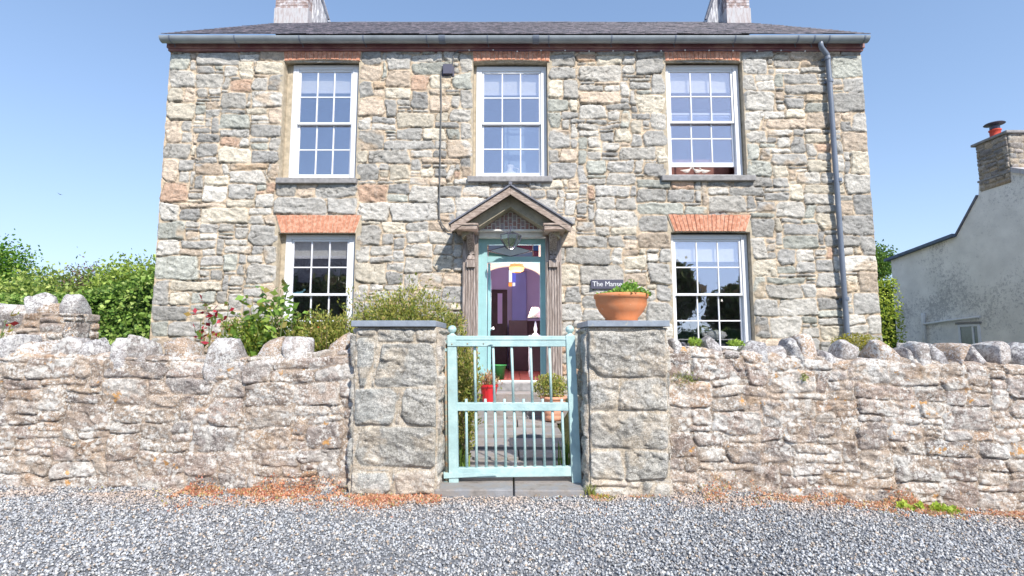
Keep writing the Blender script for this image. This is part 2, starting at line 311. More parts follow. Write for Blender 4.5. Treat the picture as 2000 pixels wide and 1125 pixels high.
def masonry(U, V, W, H, seed, kinds, pal, wts, mortar, cell=(.04, .03), gap=.006, relief=.018, rough=.014, edge=.009, pre=(), pcol=None, warp=.030, mort_amp=.006, tint=.5, crack=1.0, groove=1.0, lich=0, smear=0):
    rng = np.random.RandomState(seed)
    idm, rc = pack(W, H, cell[0], cell[1], kinds, rng, pre); N = len(rc)
    UU, VV = np.meshgrid(U, V)
    wu = UU+warp*2*(fbm(UU*4, VV*4, seed+1, 3)-.5)+warp*1.8*(fbm(UU*2.2, VV*6, seed+31, 2)-.5); wv = VV+warp*2*(fbm(UU*3, VV*4, seed+2, 3)-.5)
    ii = np.clip((wu/cell[0]).astype(int), 0, idm.shape[1]-1); jj = np.clip((wv/cell[1]).astype(int), 0, idm.shape[0]-1)
    I = idm[jj, ii]
    cx = (rc[:, 0]+rc[:, 1])/2; cz = (rc[:, 2]+rc[:, 3])/2; hw = (rc[:, 1]-rc[:, 0])/2; hh = (rc[:, 3]-rc[:, 2])/2
    x = wu-cx[I]; z = wv-cz[I]; a = rng.uniform(-.11, .11, (4, N)); a[:2] *= 2.3; asp = np.clip(hh/hw, .15, 1)
    g = gap*rng.uniform(.5, 1.5, N)
    ds = [hw[I]-x+(a[0])[I]*z, hw[I]+x+(a[1])[I]*z, hh[I]-z+(a[2]*asp)[I]*x, hh[I]+z+(a[3]*asp)[I]*x]
    for q, (sx, sz) in enumerate([(1, 1), (1, -1), (-1, 1), (-1, -1)]):
        cut = rng.uniform(.0, .8, N)**2.5*np.minimum(hw, hh)
        ds.append((hw[I]+hh[I]-cut[I]-sx*x-sz*z)*.75)
    k = .006; D = -k*np.log(sum(np.exp(-np.clip(d, -.05, .5)/k) for d in ds))
    D = D-g[I]+.012*(fbm(UU*22, VV*22, seed+3, 3)-.5)
    m = sstep(0, .006, D)
    grv = np.exp(-((D-.001)/.0055)**2)*sstep(.35, .6, fbm(UU*5, VV*5, seed+33, 3))
    off = rng.uniform(-.6, 1, N)*.5*relief; tx = rng.uniform(-.07, .07, N); tz = rng.uniform(-.1, .1, N)
    sdx = rng.rand(N)*50; nx = UU+sdx[I]; nz_ = VV+sdx[I]*1.7
    ridg = 1-np.abs(2*fbm(nx*6, nz_*9+nx*2, seed+4, 4)-1)
    hgt = np.where(D > 0, relief*(1-np.exp(-np.clip(D, 0, 1)/edge)), 0)
    hs = hgt+off[I]*m+(tx[I]*x+tz[I]*z)*m+rough*(ridg-.7)*2.2*sstep(0, .03, D)+rough*.5*(fbm(nx*28, nz_*34, seed+5, 2)-.5)*m
    hm = mort_amp*(fbm(UU*14, VV*14, seed+6, 3)-.5)-.004
    h = hs*m+hm*(1-m)
    ci = rng.choice(len(pal), N, p=np.array(wts)/sum(wts))
    if pcol:
        for q, c in pcol.items(): 
            if q < N: ci[q] = c
    sc = np.array(pal)[ci]*rng.uniform(.78, 1.2, (N, 1))
    an = rng.uniform(-.5, .5, N)[I]; xr = x*np.cos(an)+z*np.sin(an)+sdx[I]; zr = -x*np.sin(an)+z*np.cos(an)+sdx[I]*2.1
    crk = np.exp(-((fbm(xr*3.2, zr*7.5, seed+12, 3)-.5)/.011)**2)*sstep(.35, .6, fbm(xr*4, zr*4, seed+13, 2))
    h = h-crk*m*crack*.011-grv*.010*groove; stra = .72+.56*fbm(xr*5, zr*17, seed+14, 4)
    col = sc[I]*stra[..., None]*(1-.5*crack*crk)[..., None]; t = sstep(.56, .7, fbm(nx*2.6, nz_*3.4, seed+8, 3))[..., None]*tint
    oc = np.array([.54, .37, .22])*np.ones_like(col); ob = rng.rand(N)[I][..., None] > .75
    col = np.where(ob, col*(1-t)+oc*t, col*(1-t*.5)+col*1.25*t*.5)
    if lich:
        lw_ = (rng.rand(N)**2)[I]*sstep(.42, .58, fbm(UU*11, VV*11, seed+41, 4))[..., None].squeeze(-1)*lich; col = col*(1-lw_[..., None])+np.array([.66, .64, .60])*lw_[..., None]
    mc = np.array(mortar)*(.85+.3*fbm(UU*9, VV*9, seed+9, 3))[..., None]
    if smear: m = m*(1-smear*sstep(.53, .63, fbm(UU*5, VV*7, seed+51, 5)))
    # colour also darkened in patches along the grooved joint edges
    return h, (col*m[..., None]+mc*(1-m[..., None]))*(1-.55*grv*groove)[..., None], m
def lines(L, d, snaps=()):
    n = max(2, int(round(L/d))+1); a = np.linspace(0, L, n)
    for s in snaps:
        if 0 < s < L: a[np.argmin(abs(a-s))] = s
    return a
def gridfaces(nu, nv, keep=None, wrap=False):
    i = np.arange(nu-1); j = np.arange(nv-1); J, Ii = np.meshgrid(j, i, indexing='ij'); b = J*nu+Ii
    F = np.stack([b, b+1, b+nu+1, b+nu], -1).reshape(-1, 4)
    if keep is not None: F = F[keep.reshape(-1)]
    return F
def strip_unused(V, F, col):
    used = np.zeros(len(V), bool); used[F.ravel()] = True; mp = np.cumsum(used)-1
    return V[used], mp[F], col[used]

HPAL = [(.42, .405, .38), (.49, .465, .425), (.355, .345, .33), (.60, .54, .44), (.55, .45, .355), (.56, .385, .28), (.425, .43, .385), (.64, .605, .55)]
HW = [27, 26, 11, 13, 8, 2, 9, 8]
HK = [(4.2, .40, .86, .20, .34), (3.0, .24, .50, .12, .22), (1.8, .10, .34, .055, .09)]
HMORT = (.60, .48, .35)

# ------------------------------------------------------------------ the house
YF = 8.6; XL, XR = -6.06, 6.19; Z0, Z1 = .05, 6.58; YR = 9.0+7.4; RIDGE_Y = 12.7
house = empty('stone_house', (0, YF, 0), 'two storey grubby stone house with five white sash windows and a timber door canopy', 'house')
YW = YF+.115
def wbox(x0, x1, y0, y1):
    a = P(x0, y1, YW); b = P(x1, y0, YW); return [a.x, b.x, a.z, b.z]
UL = wbox(563, 701, 127, 353); UM = wbox(929, 1067, 130, 350); UR = wbox(1301, 1441, 127, 348)
LL = wbox(548, 694, 458, 692); LR = wbox(1311, 1458, 458, 692)
DR = [P(930, 600, YF).x, P(1070, 600, YF).x, .45, P(1000, 447, YF).z]
def obox(x0, x1, y0, b): return [P(x0, y0, YF).x, P(x1, y0, YF).x, b[2]-.02, P(1000, y0, YF).z]
openings = [obox(556, 702, 121, UL), obox(924, 1069, 121, UM), obox(1299, 1449, 121, UR), obox(543, 695, 455, LL), obox(1310, 1465, 454, LR), DR]
pre = []
rq = random.Random(5)
for side in (0, 1):                       # corner quoins
    z = 0; k = 0
    while z < 6.5:
        h = rq.choice([.27, .33, .36, .42]); wd = rq.choice([.5, .62, .75]) if k % 2 else rq.choice([.28, .36, .42])
        pre.append((0, wd, z, z+h) if side == 0 else (12.29-wd, 12.32, z, z+h)); z += h; k += 1
for (a, b, c, d) in openings:             # dressed blocks beside the openings
    for side in (0, 1):
        z = c-Z0; k = rq.randint(0, 1)
        while z < d-Z0-.1:
            h = rq.choice([.24, .3, .36]); wd = (.48 if k % 2 else .25)*rq.uniform(.8, 1.2)
            pre.append((a-XL-wd, a-XL, z, z+h) if side == 0 else (b-XL, b-XL+wd, z, z+h)); z += h; k += 1
Wf = XR-XL; Hf = Z1-Z0
U = lines(Wf, .0145, [o[0]-XL for o in openings]+[o[1]-XL for o in openings]); V = lines(Hf, .0145, [o[2]-Z0 for o in openings]+[o[3]-Z0 for o in openings])
h, col, m = masonry(U, V, Wf, Hf, 11, HK, HPAL, HW, HMORT, pre=pre, relief=.015, rough=.016, groove=1.35, crack=1.3)
UU, VV = np.meshgrid(U, V)
edge = np.minimum(np.minimum(UU, Wf-UU)/.03, 1)
X = UU+XL; X = np.where(UU < .001, X-.012+.03*fbm(VV*0+3.3, VV*7, 3, 3), X); X = np.where(UU > Wf-.001, X+.012-.03*fbm(VV*0+8.3, VV*7, 3, 3), X)
nearo = np.ones_like(UU)
for o in openings:
    dx = np.maximum(np.maximum(o[0]-X, X-o[1]), 0); dz = np.maximum(np.maximum(o[2]-VV-Z0, VV+Z0-o[3]), 0); nearo = np.minimum(nearo, np.clip(np.hypot(dx, dz)/.03, 0.25, 1))
h = h*nearo*np.clip(edge, .3, 1)
for (pa, pb, pc_, pd_) in ((555, 706, 100, 121), (923, 1075, 101, 121), (1296, 1446, 100, 121), (540, 705, 421, 456), (1304, 1467, 420, 455)):
    qa = P(pa, pc_, YF); qb = P(pb, pd_, YF); h = np.where((X > qa.x-.01) & (X < qb.x+.01) & (VV+Z0 > qb.z-.03) & (VV+Z0 < qa.z+.005), -.012, h)
Vx = np.stack([X, YF-h, VV+Z0], -1).reshape(-1, 3)
cu = (U[1:]+U[:-1])/2+XL; cv_ = (V[1:]+V[:-1])/2+Z0; CU, CV = np.meshgrid(cu, cv_); keep = np.ones_like(CU, bool)
for o in openings: keep &= ~((CU > o[0]) & (CU < o[1]) & (CV > o[2]) & (CV < o[3]))
F = gridfaces(len(U), len(V), keep); Vx, F, cl = strip_unused(Vx, F, col.reshape(-1, 3))
wall = npmesh('wall', Vx, F, M['house'], house, cl, smooth=True)
for sx, xx in ((-1, XL), (1, XR)):        # gable ends
    L = YR-YF; Us = lines(L, .035); Vs = lines(Hf+2.6, .035)
    h, col, m = masonry(Us, Vs, L, Hf+2.6, 21+sx, HK, HPAL, HW, HMORT, relief=.03)
    A, B = np.meshgrid(Us, Vs); zz = B+Z0; lim = Z1+.1+2.45*(1-abs(A+YF-RIDGE_Y)/4.1); hh_ = np.clip(h, -.01, .05)*np.clip(A/.05, 0, 1)
    kp = ((zz < lim)[1:, 1:])
    Vx = np.stack([xx+sx*(hh_-.012), A+YF, zz], -1).reshape(-1, 3); F = gridfaces(len(Us), len(Vs), kp)
    if sx < 0: F = F[:, ::-1]
    Vx, F, cl = strip_unused(Vx, F, col.reshape(-1, 3)); npmesh('gable_wall', Vx, F, M['house'], house, cl, smooth=True)
MB().box(XL+.01, XR-.01, YR-.1, YR, Z0, Z1).build('rear_wall', M['reveal'], house)
# roof: two pitches laid in stepped slate courses
EZ = P(1000, 66, 8.36).z; RZ = P(1000, 44.5, RIDGE_Y).z
rf = MB(); n = 26; ov = .03
for k in range(n):
    t0 = k/n; t1 = (k+1.15)/n
    y0 = 8.36+(RIDGE_Y-8.36)*t0; y1 = 8.36+(RIDGE_Y-8.36)*min(t1, 1); z0 = EZ+(RZ-EZ)*t0; z1 = EZ+(RZ-EZ)*min(t1, 1)
    rs = random.Random(k); x = XL-ov-(.14 if k % 2 else 0)
    while x < XR+ov:
        w_ = .28; xa = max(x, XL-ov); xb = min(x+w_-.006, XR+ov); dz = rs.uniform(0, .006); dy = rs.uniform(-.008, .008)
        if xb-xa > .03:
            rf.add([(xa, y0+dy, z0+.014+dz), (xb, y0+dy, z0+.014+dz+rs.uniform(-.002, .003)), (xb, y1, z1+.004), (xa, y1, z1+.004), (xa, y0+dy, z0+.002+dz), (xb, y0+dy, z0+.002+dz)], [(0, 1, 2, 3), (4, 5, 1, 0), (5, 2, 1), (4, 0, 3)])
        x += w_
rf.add([(XL-ov, 8.36, EZ-.004), (XR+ov, 8.36, EZ-.004), (XR+ov, RIDGE_Y, RZ-.004), (XL-ov, RIDGE_Y, RZ-.004), (XR+ov, 17.1, EZ-.1), (XL-ov, 17.1, EZ-.1)], [(0, 1, 2, 3), (3, 2, 4, 5)])
roof = rf.build('roof', nmat('roof_slate', (.10, .10, .125), .6, 9, .5, .3, 50, col2=(.16, .14, .165), stretch=(1, .4, 1)), house)
rt = MB(); x = XL-ov
rr = random.Random(2)
while x < XR+ov:
    rt.prism([(RIDGE_Y-.13, RZ-.07), (RIDGE_Y, RZ+.035+rr.uniform(-.006, .006)), (RIDGE_Y+.13, RZ-.07)], x, min(x+.44, XR+ov), 'x'); x += .45
rt.build('ridge_tile', M['slate'], roof, bevel=.006)
# chimneys, brick with flaking white paint
def chimney(x0, x1, inner):
    y0, y1 = 12.32, 13.1; zb, zt = RZ-.5, RZ+1.7
    bk = MB(); rg = random.Random(4)
    nrow = int((zt-zb)/.08)
    for r in range(nrow):
        z = zb+r*.08
        for face in range(4):
            L = (x1-x0) if face % 2 == 0 else (y1-y0); x = -(.11 if r % 2 else 0)
            while x < L:
                a = max(x, 0); b = min(x+.215, L); p = rg.uniform(0, .005)
                if b-a > .02:
                    if face == 0: bk.box(x0+a, x0+b, y0-p, y0+.09, z, z+.068)
                    elif face == 2: bk.box(x0+a, x0+b, y1-.09, y1+p, z, z+.068)
                    elif face == 1: bk.box(x1-.09, x1+p, y0+a, y0+b, z, z+.068)
                    else: bk.box(x0-p, x0+.09, y0+a, y0+b, z, z+.068)
                x += .225
    c = bk.build('chimney', M['chimney'], roof)
    MB().box(x0+.008, x1-.008, y0+.008, y1-.008, zb, zt).build('mortar_core', M['whitemortar'], roof)
    MB().box(x0-.02, x1+.02, y0-.02, y1+.02, zb, RZ+.02+.12).build('lead_flashing', M['flash'], roof)
    # slate hung raking shoulder on the inner side
    s = 1 if inner > 0 else -1; xi = x1 if s > 0 else x0
    MB().prism([(xi+s*.004, RZ+1.5), (xi+s*.004, RZ-.25), (xi+s*.44, RZ-.2), (xi+s*.4, RZ+.02), (xi+s*.02, RZ+1.2)][::s], y0+.25, y1, 'y').build('shoulder', M['shoulder'], roof, bevel=.01)
    MB().tube([(xi+s*.46, y0+.24, RZ+.0), (xi+s*.04, y0+.24, RZ+1.25)], .03, 6).build('shoulder_edge', M['slate'], roof)
M['chimney'] = nmat('painted_brick', (.40, .30, .28), .9, 9, .3, .5, 60, col2=(.52, .50, .52))
M['flash'] = nmat('limewash', (.58, .57, .59), .8, 7, .3, .4, 60, col2=(.36, .31, .31), stretch=(3, 3, .6))
M['shoulder'] = nmat('slate_hanging', (.30, .30, .34), .7, 6, .4, .4, 40, col2=(.62, .63, .66), stretch=(5, 5, .5))
a = P(537, 40, 12.32).x; b = P(600, 40, 12.32).x; chimney(a, b, 1)
a = P(1421, 40, 12.32).x; b = P(1465, 40, 12.32).x; chimney(a, b, -1)
# eaves
zt = P(1000, 80, YF-.10).z; zb = P(1000, 98, YF-.06).z
MB().box(XL-.02, XR+.02, YF-.085, YF+.02, zb+.035, EZ-.01).build('fascia', M['maroon'], house, bevel=.004)
MB().box(XL-.01, XR+.01, YF-.055, YF+.02, zb-.005, zb+.033).build('fascia_moulding', M['maroon'], house, bevel=.004)
gz = EZ-.045; gy = YF-.185
gt = MB(); prof = [(math.cos(q)*.085, math.sin(q)*.085) for q in np.linspace(math.pi, 2*math.pi, 13)]+[(math.cos(q)*.079, math.sin(q)*.079) for q in np.linspace(2*math.pi, math.pi, 13)]
gt.prism([(gy+a, gz+b) for a, b in prof], XL-.04, XR+.0, 'x')
gut = gt.build('gutter', M['gutter'], house, smooth=False)
for i, px in enumerate([330, 457, 584, 709, 833, 952, 1072, 1195, 1320, 1437, 1560, 1592, 1621, 1690]):
    x = P(px, 68, gy-.08).x
    b_ = MB().prism([(gy+a*1.07, gz+b*1.07) for a, b in prof[:13]]+[(gy+a*.99, gz+b*.99) for a, b in prof[13:]], x-.012, x+.012, 'x')
    b_.tube([(x, gy+.07, gz-.03), (x+.02, YF-.12, gz-.13)], .006, 5); b_.build('bracket', M['pipe'], gut)
for px in (863, 1047):
    x = P(px, 68, gy-.08).x
    MB().prism([(gy+a*1.12, gz+b*1.12) for a, b in prof[:13]]+[(gy+a*.99, gz+b*.99) for a, b in prof[13:]], x-.055, x+.055, 'x').build('union_clip', M['pipe'], gut)
# downpipe
dp = [P(1602, 76, gy), P(1603, 88, gy), P(1605, 94, gy), P(1615, 106, YF-.1), P(1617, 116, YF-.1), P(1655, 655, YF-.1), P(1657, 700, YF-.1)]
pipe = MB().tube(dp, .042, 14).build('downpipe', M['pipe'], house, smooth=True)
for q in (P(1616, 114, YF-.1), P(1621, 158, YF-.1), P(1638, 352, YF-.1), P(1652, 584, YF-.1)):
    MB().lathe([(.050, -.03), (.052, 0), (.050, .03)], q, 14).box(q.x-.07, q.x+.07, YF-.06, YF-.03, q.z-.02, q.z+.02).build('pipe_clip', M['pipe'], pipe)
MB().lathe([(.07, .03), (.05, -.05)], P(1602, 76, gy), 14).build('pipe_outlet', M['pipe'], pipe)
# junction box and cable
bx = P(875, 137, YF-.04)
MB().box(bx.x-.085, bx.x+.085, YF-.09, YF-.025, bx.z-.09, bx.z+.09).box(bx.x-.11, bx.x+.11, YF-.035, YF-.02, bx.z-.11, bx.z+.08).build('junction_box', M['plastic'], house, bevel=.008)
MB().tube([P(px, py, YF-.05) for px, py in [(895, 99), (886, 106), (884, 125), (876, 126), (866, 128), (861, 140), (862, 200), (860, 300), (858, 400), (858, 425), (864, 440), (876, 452), (893, 455)]], .011, 6).build('cable', nmat('grey_cable', (.16, .16, .16), .5), house, smooth=True)
# string of small bulbs under the fascia
sb = empty('string_lights', P(900, 99, YF-.09), 'thin dark wire with small white bulbs strung beneath the maroon fascia of the stone house', 'string lights')
pts = []; rs = random.Random(3)
for k in range(61): px = 893+k*11.7; pts.append(P(px, 99+rs.uniform(-1, 1)-.6*math.sin(k*.5), YF-.085))
MB().tube(pts, .005, 5).build('wire', M['plastic'], sb)
bb = MB()
for k in range(2, 61, 4): bb = MB().lathe([(0.0, -.02), (.012, -.012), (.012, .0), (.0, .012)], pts[k]-Vector((0, .012, 0)), 8); bb.build('bulb', M['ceramic'], sb)

# windows ------------------------------------------------------------------
CUR = nmat('roller_blind', (.78, .78, .74), .8, 20, .08, .1, 60)
def window(bx, op, lift=0, blind=.3, sill=True, room='room', lace=False, roomd=2.2, hem=True, grid=((3, 2), (3, 2))):
    x0, x1, z0, z1 = bx; y = YW; j = .10; f = MB()
    f.box(x0, x0+j, y, y+.12, z0, z1).box(x1-j, x1, y, y+.12, z0, z1).box(x0+j, x1-j, y, y+.12, z1-.085, z1).box(x0+j, x1-j, y-.012, y+.12, z0, z0+.06)
    w_ = f.build('window', M['white'], house, bevel=.006)
    zi0, zi1 = z0+.06, z1-.085; zm = (zi0+zi1)/2; xi0, xi1 = x0+j, x1-j
    def sash(a, b, yy, bot, top, name='sash'):
        s = MB(); t = .036
        s.box(xi0+.004, xi0+t, yy, yy+.04, a, b).box(xi1-t, xi1-.004, yy, yy+.04, a, b).box(xi0+t, xi1-t, yy, yy+.04, b-top, b).box(xi0+t, xi1-t, yy, yy+.04, a, a+bot)
        X0, X1, A, B = xi0+t, xi1-t, a+bot, b-top
        for k in (1, 2):
            c = X0+(X1-X0)*k/3; s.box(c-.011, c+.011, yy+.006, yy+.036, A, B)
        c = (A+B)/2
        for q in range(3):
            l_ = X0+(X1-X0)*q/3+(.011 if q else 0); r_ = X0+(X1-X0)*(q+1)/3-(.011 if q < 2 else 0); s.box(l_, r_, yy+.008, yy+.034, c-.011, c+.011)
        s.build(name, M['white'], w_, bevel=.003)
        MB().box(X0-.004, X1+.004, yy+.018, yy+.022, A-.004, B+.004).build('pane', M['glass'], w_)
    sash(zm-.02, zi1, y+.02, .04, .036)
    sash(zi0+lift, zm+.02+lift, y+.066, .075, .036)
    if sill:
        MB().box(x0-.13, x1+.08 if x0 < 0 else x1+.13, YF-.09, YW+.01, z0-.105, z0-.006).build('sill', M['sill'], house, bevel=.012)
    # reveals of rough render, thicker at the head
    rv = MB(); e = .02
    o0, o1 = min(op[0], x0-.002), max(op[1], x1+.002)
    rv.add([(op[0]-.08, YF-.003, z0), (op[0]+.002, YF-.003, z0), (min(op[0]+.012, x0-.001), YW+.1, z0), (op[0]-.08, YW+.1, z0), (op[0]-.08, YF-.003, z1+.06), (op[0]+.002, YF-.003, z1+.06), (min(op[0]+.012, x0-.001), YW+.1, z1+.06), (op[0]-.08, YW+.1, z1+.06)], [(3, 2, 1, 0), (4, 5, 6, 7), (0, 1, 5, 4), (1, 2, 6, 5), (2, 3, 7, 6), (3, 0, 4, 7)])
    rv.box(o0-.02, x0-.0005, YW+.02, YW+.1, z0, z1+.06).box(x1+.0005, o1+.02, YW+.02, YW+.1, z0, z1+.06)
    rv.box(op[1]-.002, op[1]+.08, YF-.003, YW+.1, z0, z1+.06)
    hp = [(x0-.14, z1+.22), (x1+.14, z1+.22)]+[(x1+.14-(x1-x0+.28)*t, z1+.01+.03*math.sin(math.pi*t)) for t in np.linspace(0, 1, 12)]
    rv.prism(hp, YF+.002, YW+.05, 'y')
    rv.build('reveal', M['reveal'], house)
    # the room behind
    d = YW+.14; rm = MB(); X0, X1 = x0-.9, x1+.9; Zb, Zt = z0-.55, z1+.3
    t = .03
    rm.box(X0, X1, d+roomd, d+roomd+t, Zb, Zt).box(X0, X0+t, d, d+roomd, Zb, Zt).box(X1-t, X1, d, d+roomd, Zb, Zt)
    rm.box(X0+t, X1-t, d, d+roomd, Zb, Zb+t).box(X0+t, X1-t, d, d+roomd, Zt-t, Zt)
    rm.box(X0, x0+.02, d, d+t, Zb, Zt).box(x1-.02, X1, d, d+t, Zb, Zt).box(x0, x1, d, d+t, Zb, z0+.03).box(x0, x1, d, d+t, z1-.05, Zt)
    rm.build('room', M[room], house)
    if blind:
        zb_ = zi1-(zi1-zi0)*blind
        bl = MB().box(xi0+.01, xi1-.01, y+.121, y+.126, zb_, zi1)
        bl.build('blind', CUR, w_)
        MB().box(xi0+.01, xi1-.01, y+.115, y+.135, zb_-.05, zb_).build('blind_hem', M['white'], w_)
    # sash lifts
    lz = zi0+lift+.05
    return w_
M['glass2'] = glass_mat('fanlight_glass', .25)
window(UL, openings[0], blind=.17); window(UM, openings[1], blind=.18); window(UR, openings[2], lift=.17, blind=.17, room='pink'); window(LL, openings[3], blind=.14); window(LR, openings[4], blind=.17)
# brick lintels
def lintel(px0, px1, py0, py1, splay, rise, n):
    a = P(px0, py0, YF); b = P(px1, py1, YF); x0, x1, zt, zb = a.x, b.x, a.z, b.z; rg = random.Random(int(px0)); mb = MB()
    for k in range(n):
        t0, t1 = k/n, (k+1)/n
        f = lambda t, top: (x0+(x1-x0)*t if top else x0+splay+(x1-x0-2*splay)*t)
        bw = .004
        r0 = rise*math.sin(math.pi*t0); r1 = rise*math.sin(math.pi*t1); p = rg.uniform(.034, .045); jz = rg.uniform(-.006, .006)
        mb.prism([(f(t0, 1)+bw, zt+jz), (f(t0, 0)+bw, zb+r0), (f(t1, 0)-bw, zb+r1), (f(t1, 1)-bw, zt+jz)], YF-p+.012, YF+.06, 'y')
    mb.build('brick_lintel', M['brick'], house, bevel=.005)
    MB().prism([(x0-.01, zt), (x0+splay-.01, zb-.004)]+[(x0+splay+(x1-x0-2*splay)*t, zb-.004+rise*math.sin(math.pi*t)) for t in np.linspace(0, 1, 9)]+[(x1-splay+.01, zb-.004), (x1+.01, zt)], YF-.016, YF+.05, 'y').build('lintel_mortar', M['mortar'], house)
lintel(555, 706, 100, 120, .02, .03, 18); lintel(923, 1075, 101, 121, .02, .03, 18); lintel(1296, 1446, 100, 120, .02, .03, 18)
lintel(540, 705, 421, 455, .1, .0, 19); lintel(1304, 1467, 420, 452, .1, .0, 19)

# ------------------------------------------------------------------ doorway and hall
YD = YF+.17
fx0, fx1 = P(935, 600, YD).x, P(1066, 600, YD).x; ox0, ox1 = P(951, 600, YD).x, P(1057, 600, YD).x
zth = .62; zft = P(1000, 467, YD).z; zg1 = P(1000, 477, YD).z; zg0 = P(1000, 501, YD).z; zo = P(1000, 512, YD).z
df = MB().box(fx0, ox0, YD, YD+.12, zth, zft).box(ox1, fx1, YD, YD+.12, zth, zft).box(ox0, ox1, YD, YD+.12, zg1, zft).box(ox0, ox1, YD, YD+.12, zo, zg0)
df.box(fx0-.03, fx0+.03, YD-.02, YD, zth, zft).box(ox1-.02, ox1+.012, YD-.015, YD, zth, zo).build('door_frame', M['teal'], house, bevel=.006)
# leaded fanlight: each coloured light a piece, one panel
fan = empty('fanlight', (0, 0, 0)); fan.parent = house; fan.matrix_parent_inverse = Matrix.Translation(house.location).inverted()
fl = lambda px, py: (P(px, py, YD+.05).x, P(px, py, YD+.05).z)
gl = lambda nm, c, f=.18: glass_mat(nm, f, (1, 1, 1), c, .15)
def pan(pts, mat): MB().prism([fl(*p) for p in pts], YD+.048, YD+.054, 'y').build('coloured_pane', mat, fan)
gw = nmat('opal_glass', (.62, .66, .68), .2, 8, .1, .02, 50); go = nmat('amber_glass', (.75, .48, .28), .2, 8, .1, .02, 50)
gb = nmat('blue_glass', (.05, .12, .4), .2, 8, .1, .02, 50); gr = nmat('ruby_glass', (.35, .03, .07), .2, 8, .1, .02, 50); gl_ = nmat('lilac_glass', (.35, .37, .52), .2, 8, .1, .02, 50); gk = nmat('green_glass', (.12, .25, .2), .2, 8, .1, .02, 50)
pan([(943, 479), (953, 479), (953, 490), (943, 490)], go); pan([(943, 490), (953, 490), (953, 501), (943, 501)], gl_)
pan([(1041, 479), (1052, 479), (1052, 490), (1041, 490)], gb); pan([(1041, 490), (1052, 490), (1052, 501), (1041, 501)], gr)
pan([(955, 490), (997, 479.5), (1039, 490), (997, 500.5)], gw); pan([(954, 479), (995, 479), (954, 489)], gl_); pan([(999, 479), (1040, 479), (1040, 489)], gr)
pan([(954, 491), (995, 501), (954, 501)], gk); pan([(1040, 491), (1040, 501), (999, 501)], gl_)
ld = MB()
def lead(a, b): 
    A = Vector((fl(*a)[0], YD+.045, fl(*a)[1])); B = Vector((fl(*b)[0], YD+.045, fl(*b)[1])); ld.tube([A, B], .006, 5)
for a, b in [((954, 478), (954, 502)), ((1040, 478), (1040, 502)), ((943, 490), (954, 490)), ((1040, 490), (1052, 490)), ((954, 490), (997, 479)), ((997, 479), (1040, 490)), ((1040, 490), (997, 501)), ((997, 501), (954, 490))]: lead(a, b)
ld.build('leading', M['plastic'], fan)
# plaster head above the frame
MB().box(DR[0]+.03, DR[1]-.03, YF-.02, YD+.14, zft+.002, DR[3]+.05).build('doorway_head', M['plaster'], house)
MB().box(DR[0]-.02, fx0-.032, YF+.01, YD+.13, .45, zft).box(fx1+.002, DR[1]+.02, YF+.01, YD+.13, .45, zft).build('doorway_reveal', M['plaster'], house)
# open door leaf, hinged at the left and swung inwards
dl = MB(); L = ox1-ox0
Md = Matrix.Translation((ox0+.01, YD+.1, 0)) @ Matrix.Rotation(R(93), 4, 'Z')
dl.box(0, L-.02, -.045, 0, zth+.01, zo-.005, Md)
for a, b, c, d in ((.12, .4, .75, 1.35), (.5, .78, .75, 1.35), (.12, .78, 1.5, 2.4)):
    dl.box(a, a+.03, -.06, -.046, c, d, Md).box(b-.03, b, -.06, -.046, c, d, Md).box(a+.03, b-.03, -.06, -.046, c, c+.03, Md).box(a+.03, b-.03, -.06, -.046, d-.03, d, Md)
door = dl.build('door', M['teal'], house, bevel=.004)
MB().lathe([(.0, .07), (.028, .06), (.03, .04), (.01, .03), (.012, 0)], Md @ Vector((L-.1, -.06, 1.55)), 12, Matrix.Rotation(R(93), 3, 'Z').to_4x4() @ Matrix.Rotation(R(90), 4, 'X')).build('handle', M['ceramic'], door)
# hall
hy0, hy1 = YD+.12, 13.4; hx0, hx1 = -.78, .86; hz = 3.45
hb = MB().box(hx0-.05, hx0, hy0, hy1, zth-.02, hz).box(hx1, hx1+.05, hy0, hy1, zth-.02, hz).box(hx0, hx1, hy1, hy1+.05, zth-.02, hz)
hb.box(hx0-.05, fx0+.03, hy0, hy0+.03, zth-.02, hz).box(fx1-.03, hx1+.05, hy0, hy0+.03, zth-.02, hz)
hb.build('hall_wall', M['lilac'], house)
MB().box(hx0, hx1, hy0, hy1, hz-.0, hz+.04).build('hall_ceiling', M['cream'], house)
fl_ = MB()
for i in range(7):
    for k in range(18): fl_.box(hx0+i*.235, hx0+i*.235+.228, hy0-.0+k*.25, hy0+k*.25+.243, zth-.03, zth-.002)
fl_.build('hall_floor', M['tile'], house)
# arch across the hall
ya = 10.6; hwid = .62; zs = P(1000, 545, ya).z; za = P(1000, 519, ya).z
pts = [(hx0+.002, hz-.002), (hx0+.002, zth), (-hwid, zth), (-hwid, zs)]+[(-hwid*math.cos(q), zs+(za-zs)*math.sin(q)) for q in np.linspace(0, math.pi, 19)[1:-1]]+[(hwid+.05, zs), (hwid+.05, zth), (hx1-.002, zth), (hx1-.002, hz-.002)]
MB().prism(pts, ya, ya+.14, 'y').build('hall_arch', M['cream'], house)
yb = 13.36
q0, q1 = P(960, 565, yb-.3), P(989, 690, yb-.3)
dk = MB().box(q0.x-.2, q1.x+.02, yb-.2, yb-.1, zth, q0.z).build('inner_door', M['dark'], house, bevel=.006)
a_, b_ = P(972, 573, yb-.2), P(981, 632, yb-.2); MB().box(a_.x, b_.x, yb-.212, yb-.202, b_.z, a_.z).build('door_glass', M['lilac'], dk)
a_, b_ = P(1000, 533, yb-.15), P(1028, 626, yb-.15); MB().box(a_.x, b_.x, yb-.25, yb-.05, zth, a_.z).build('stair_wall', nmat('blue_lilac_wall', (.30, .32, .66), .8, 2, .05, 0), house)
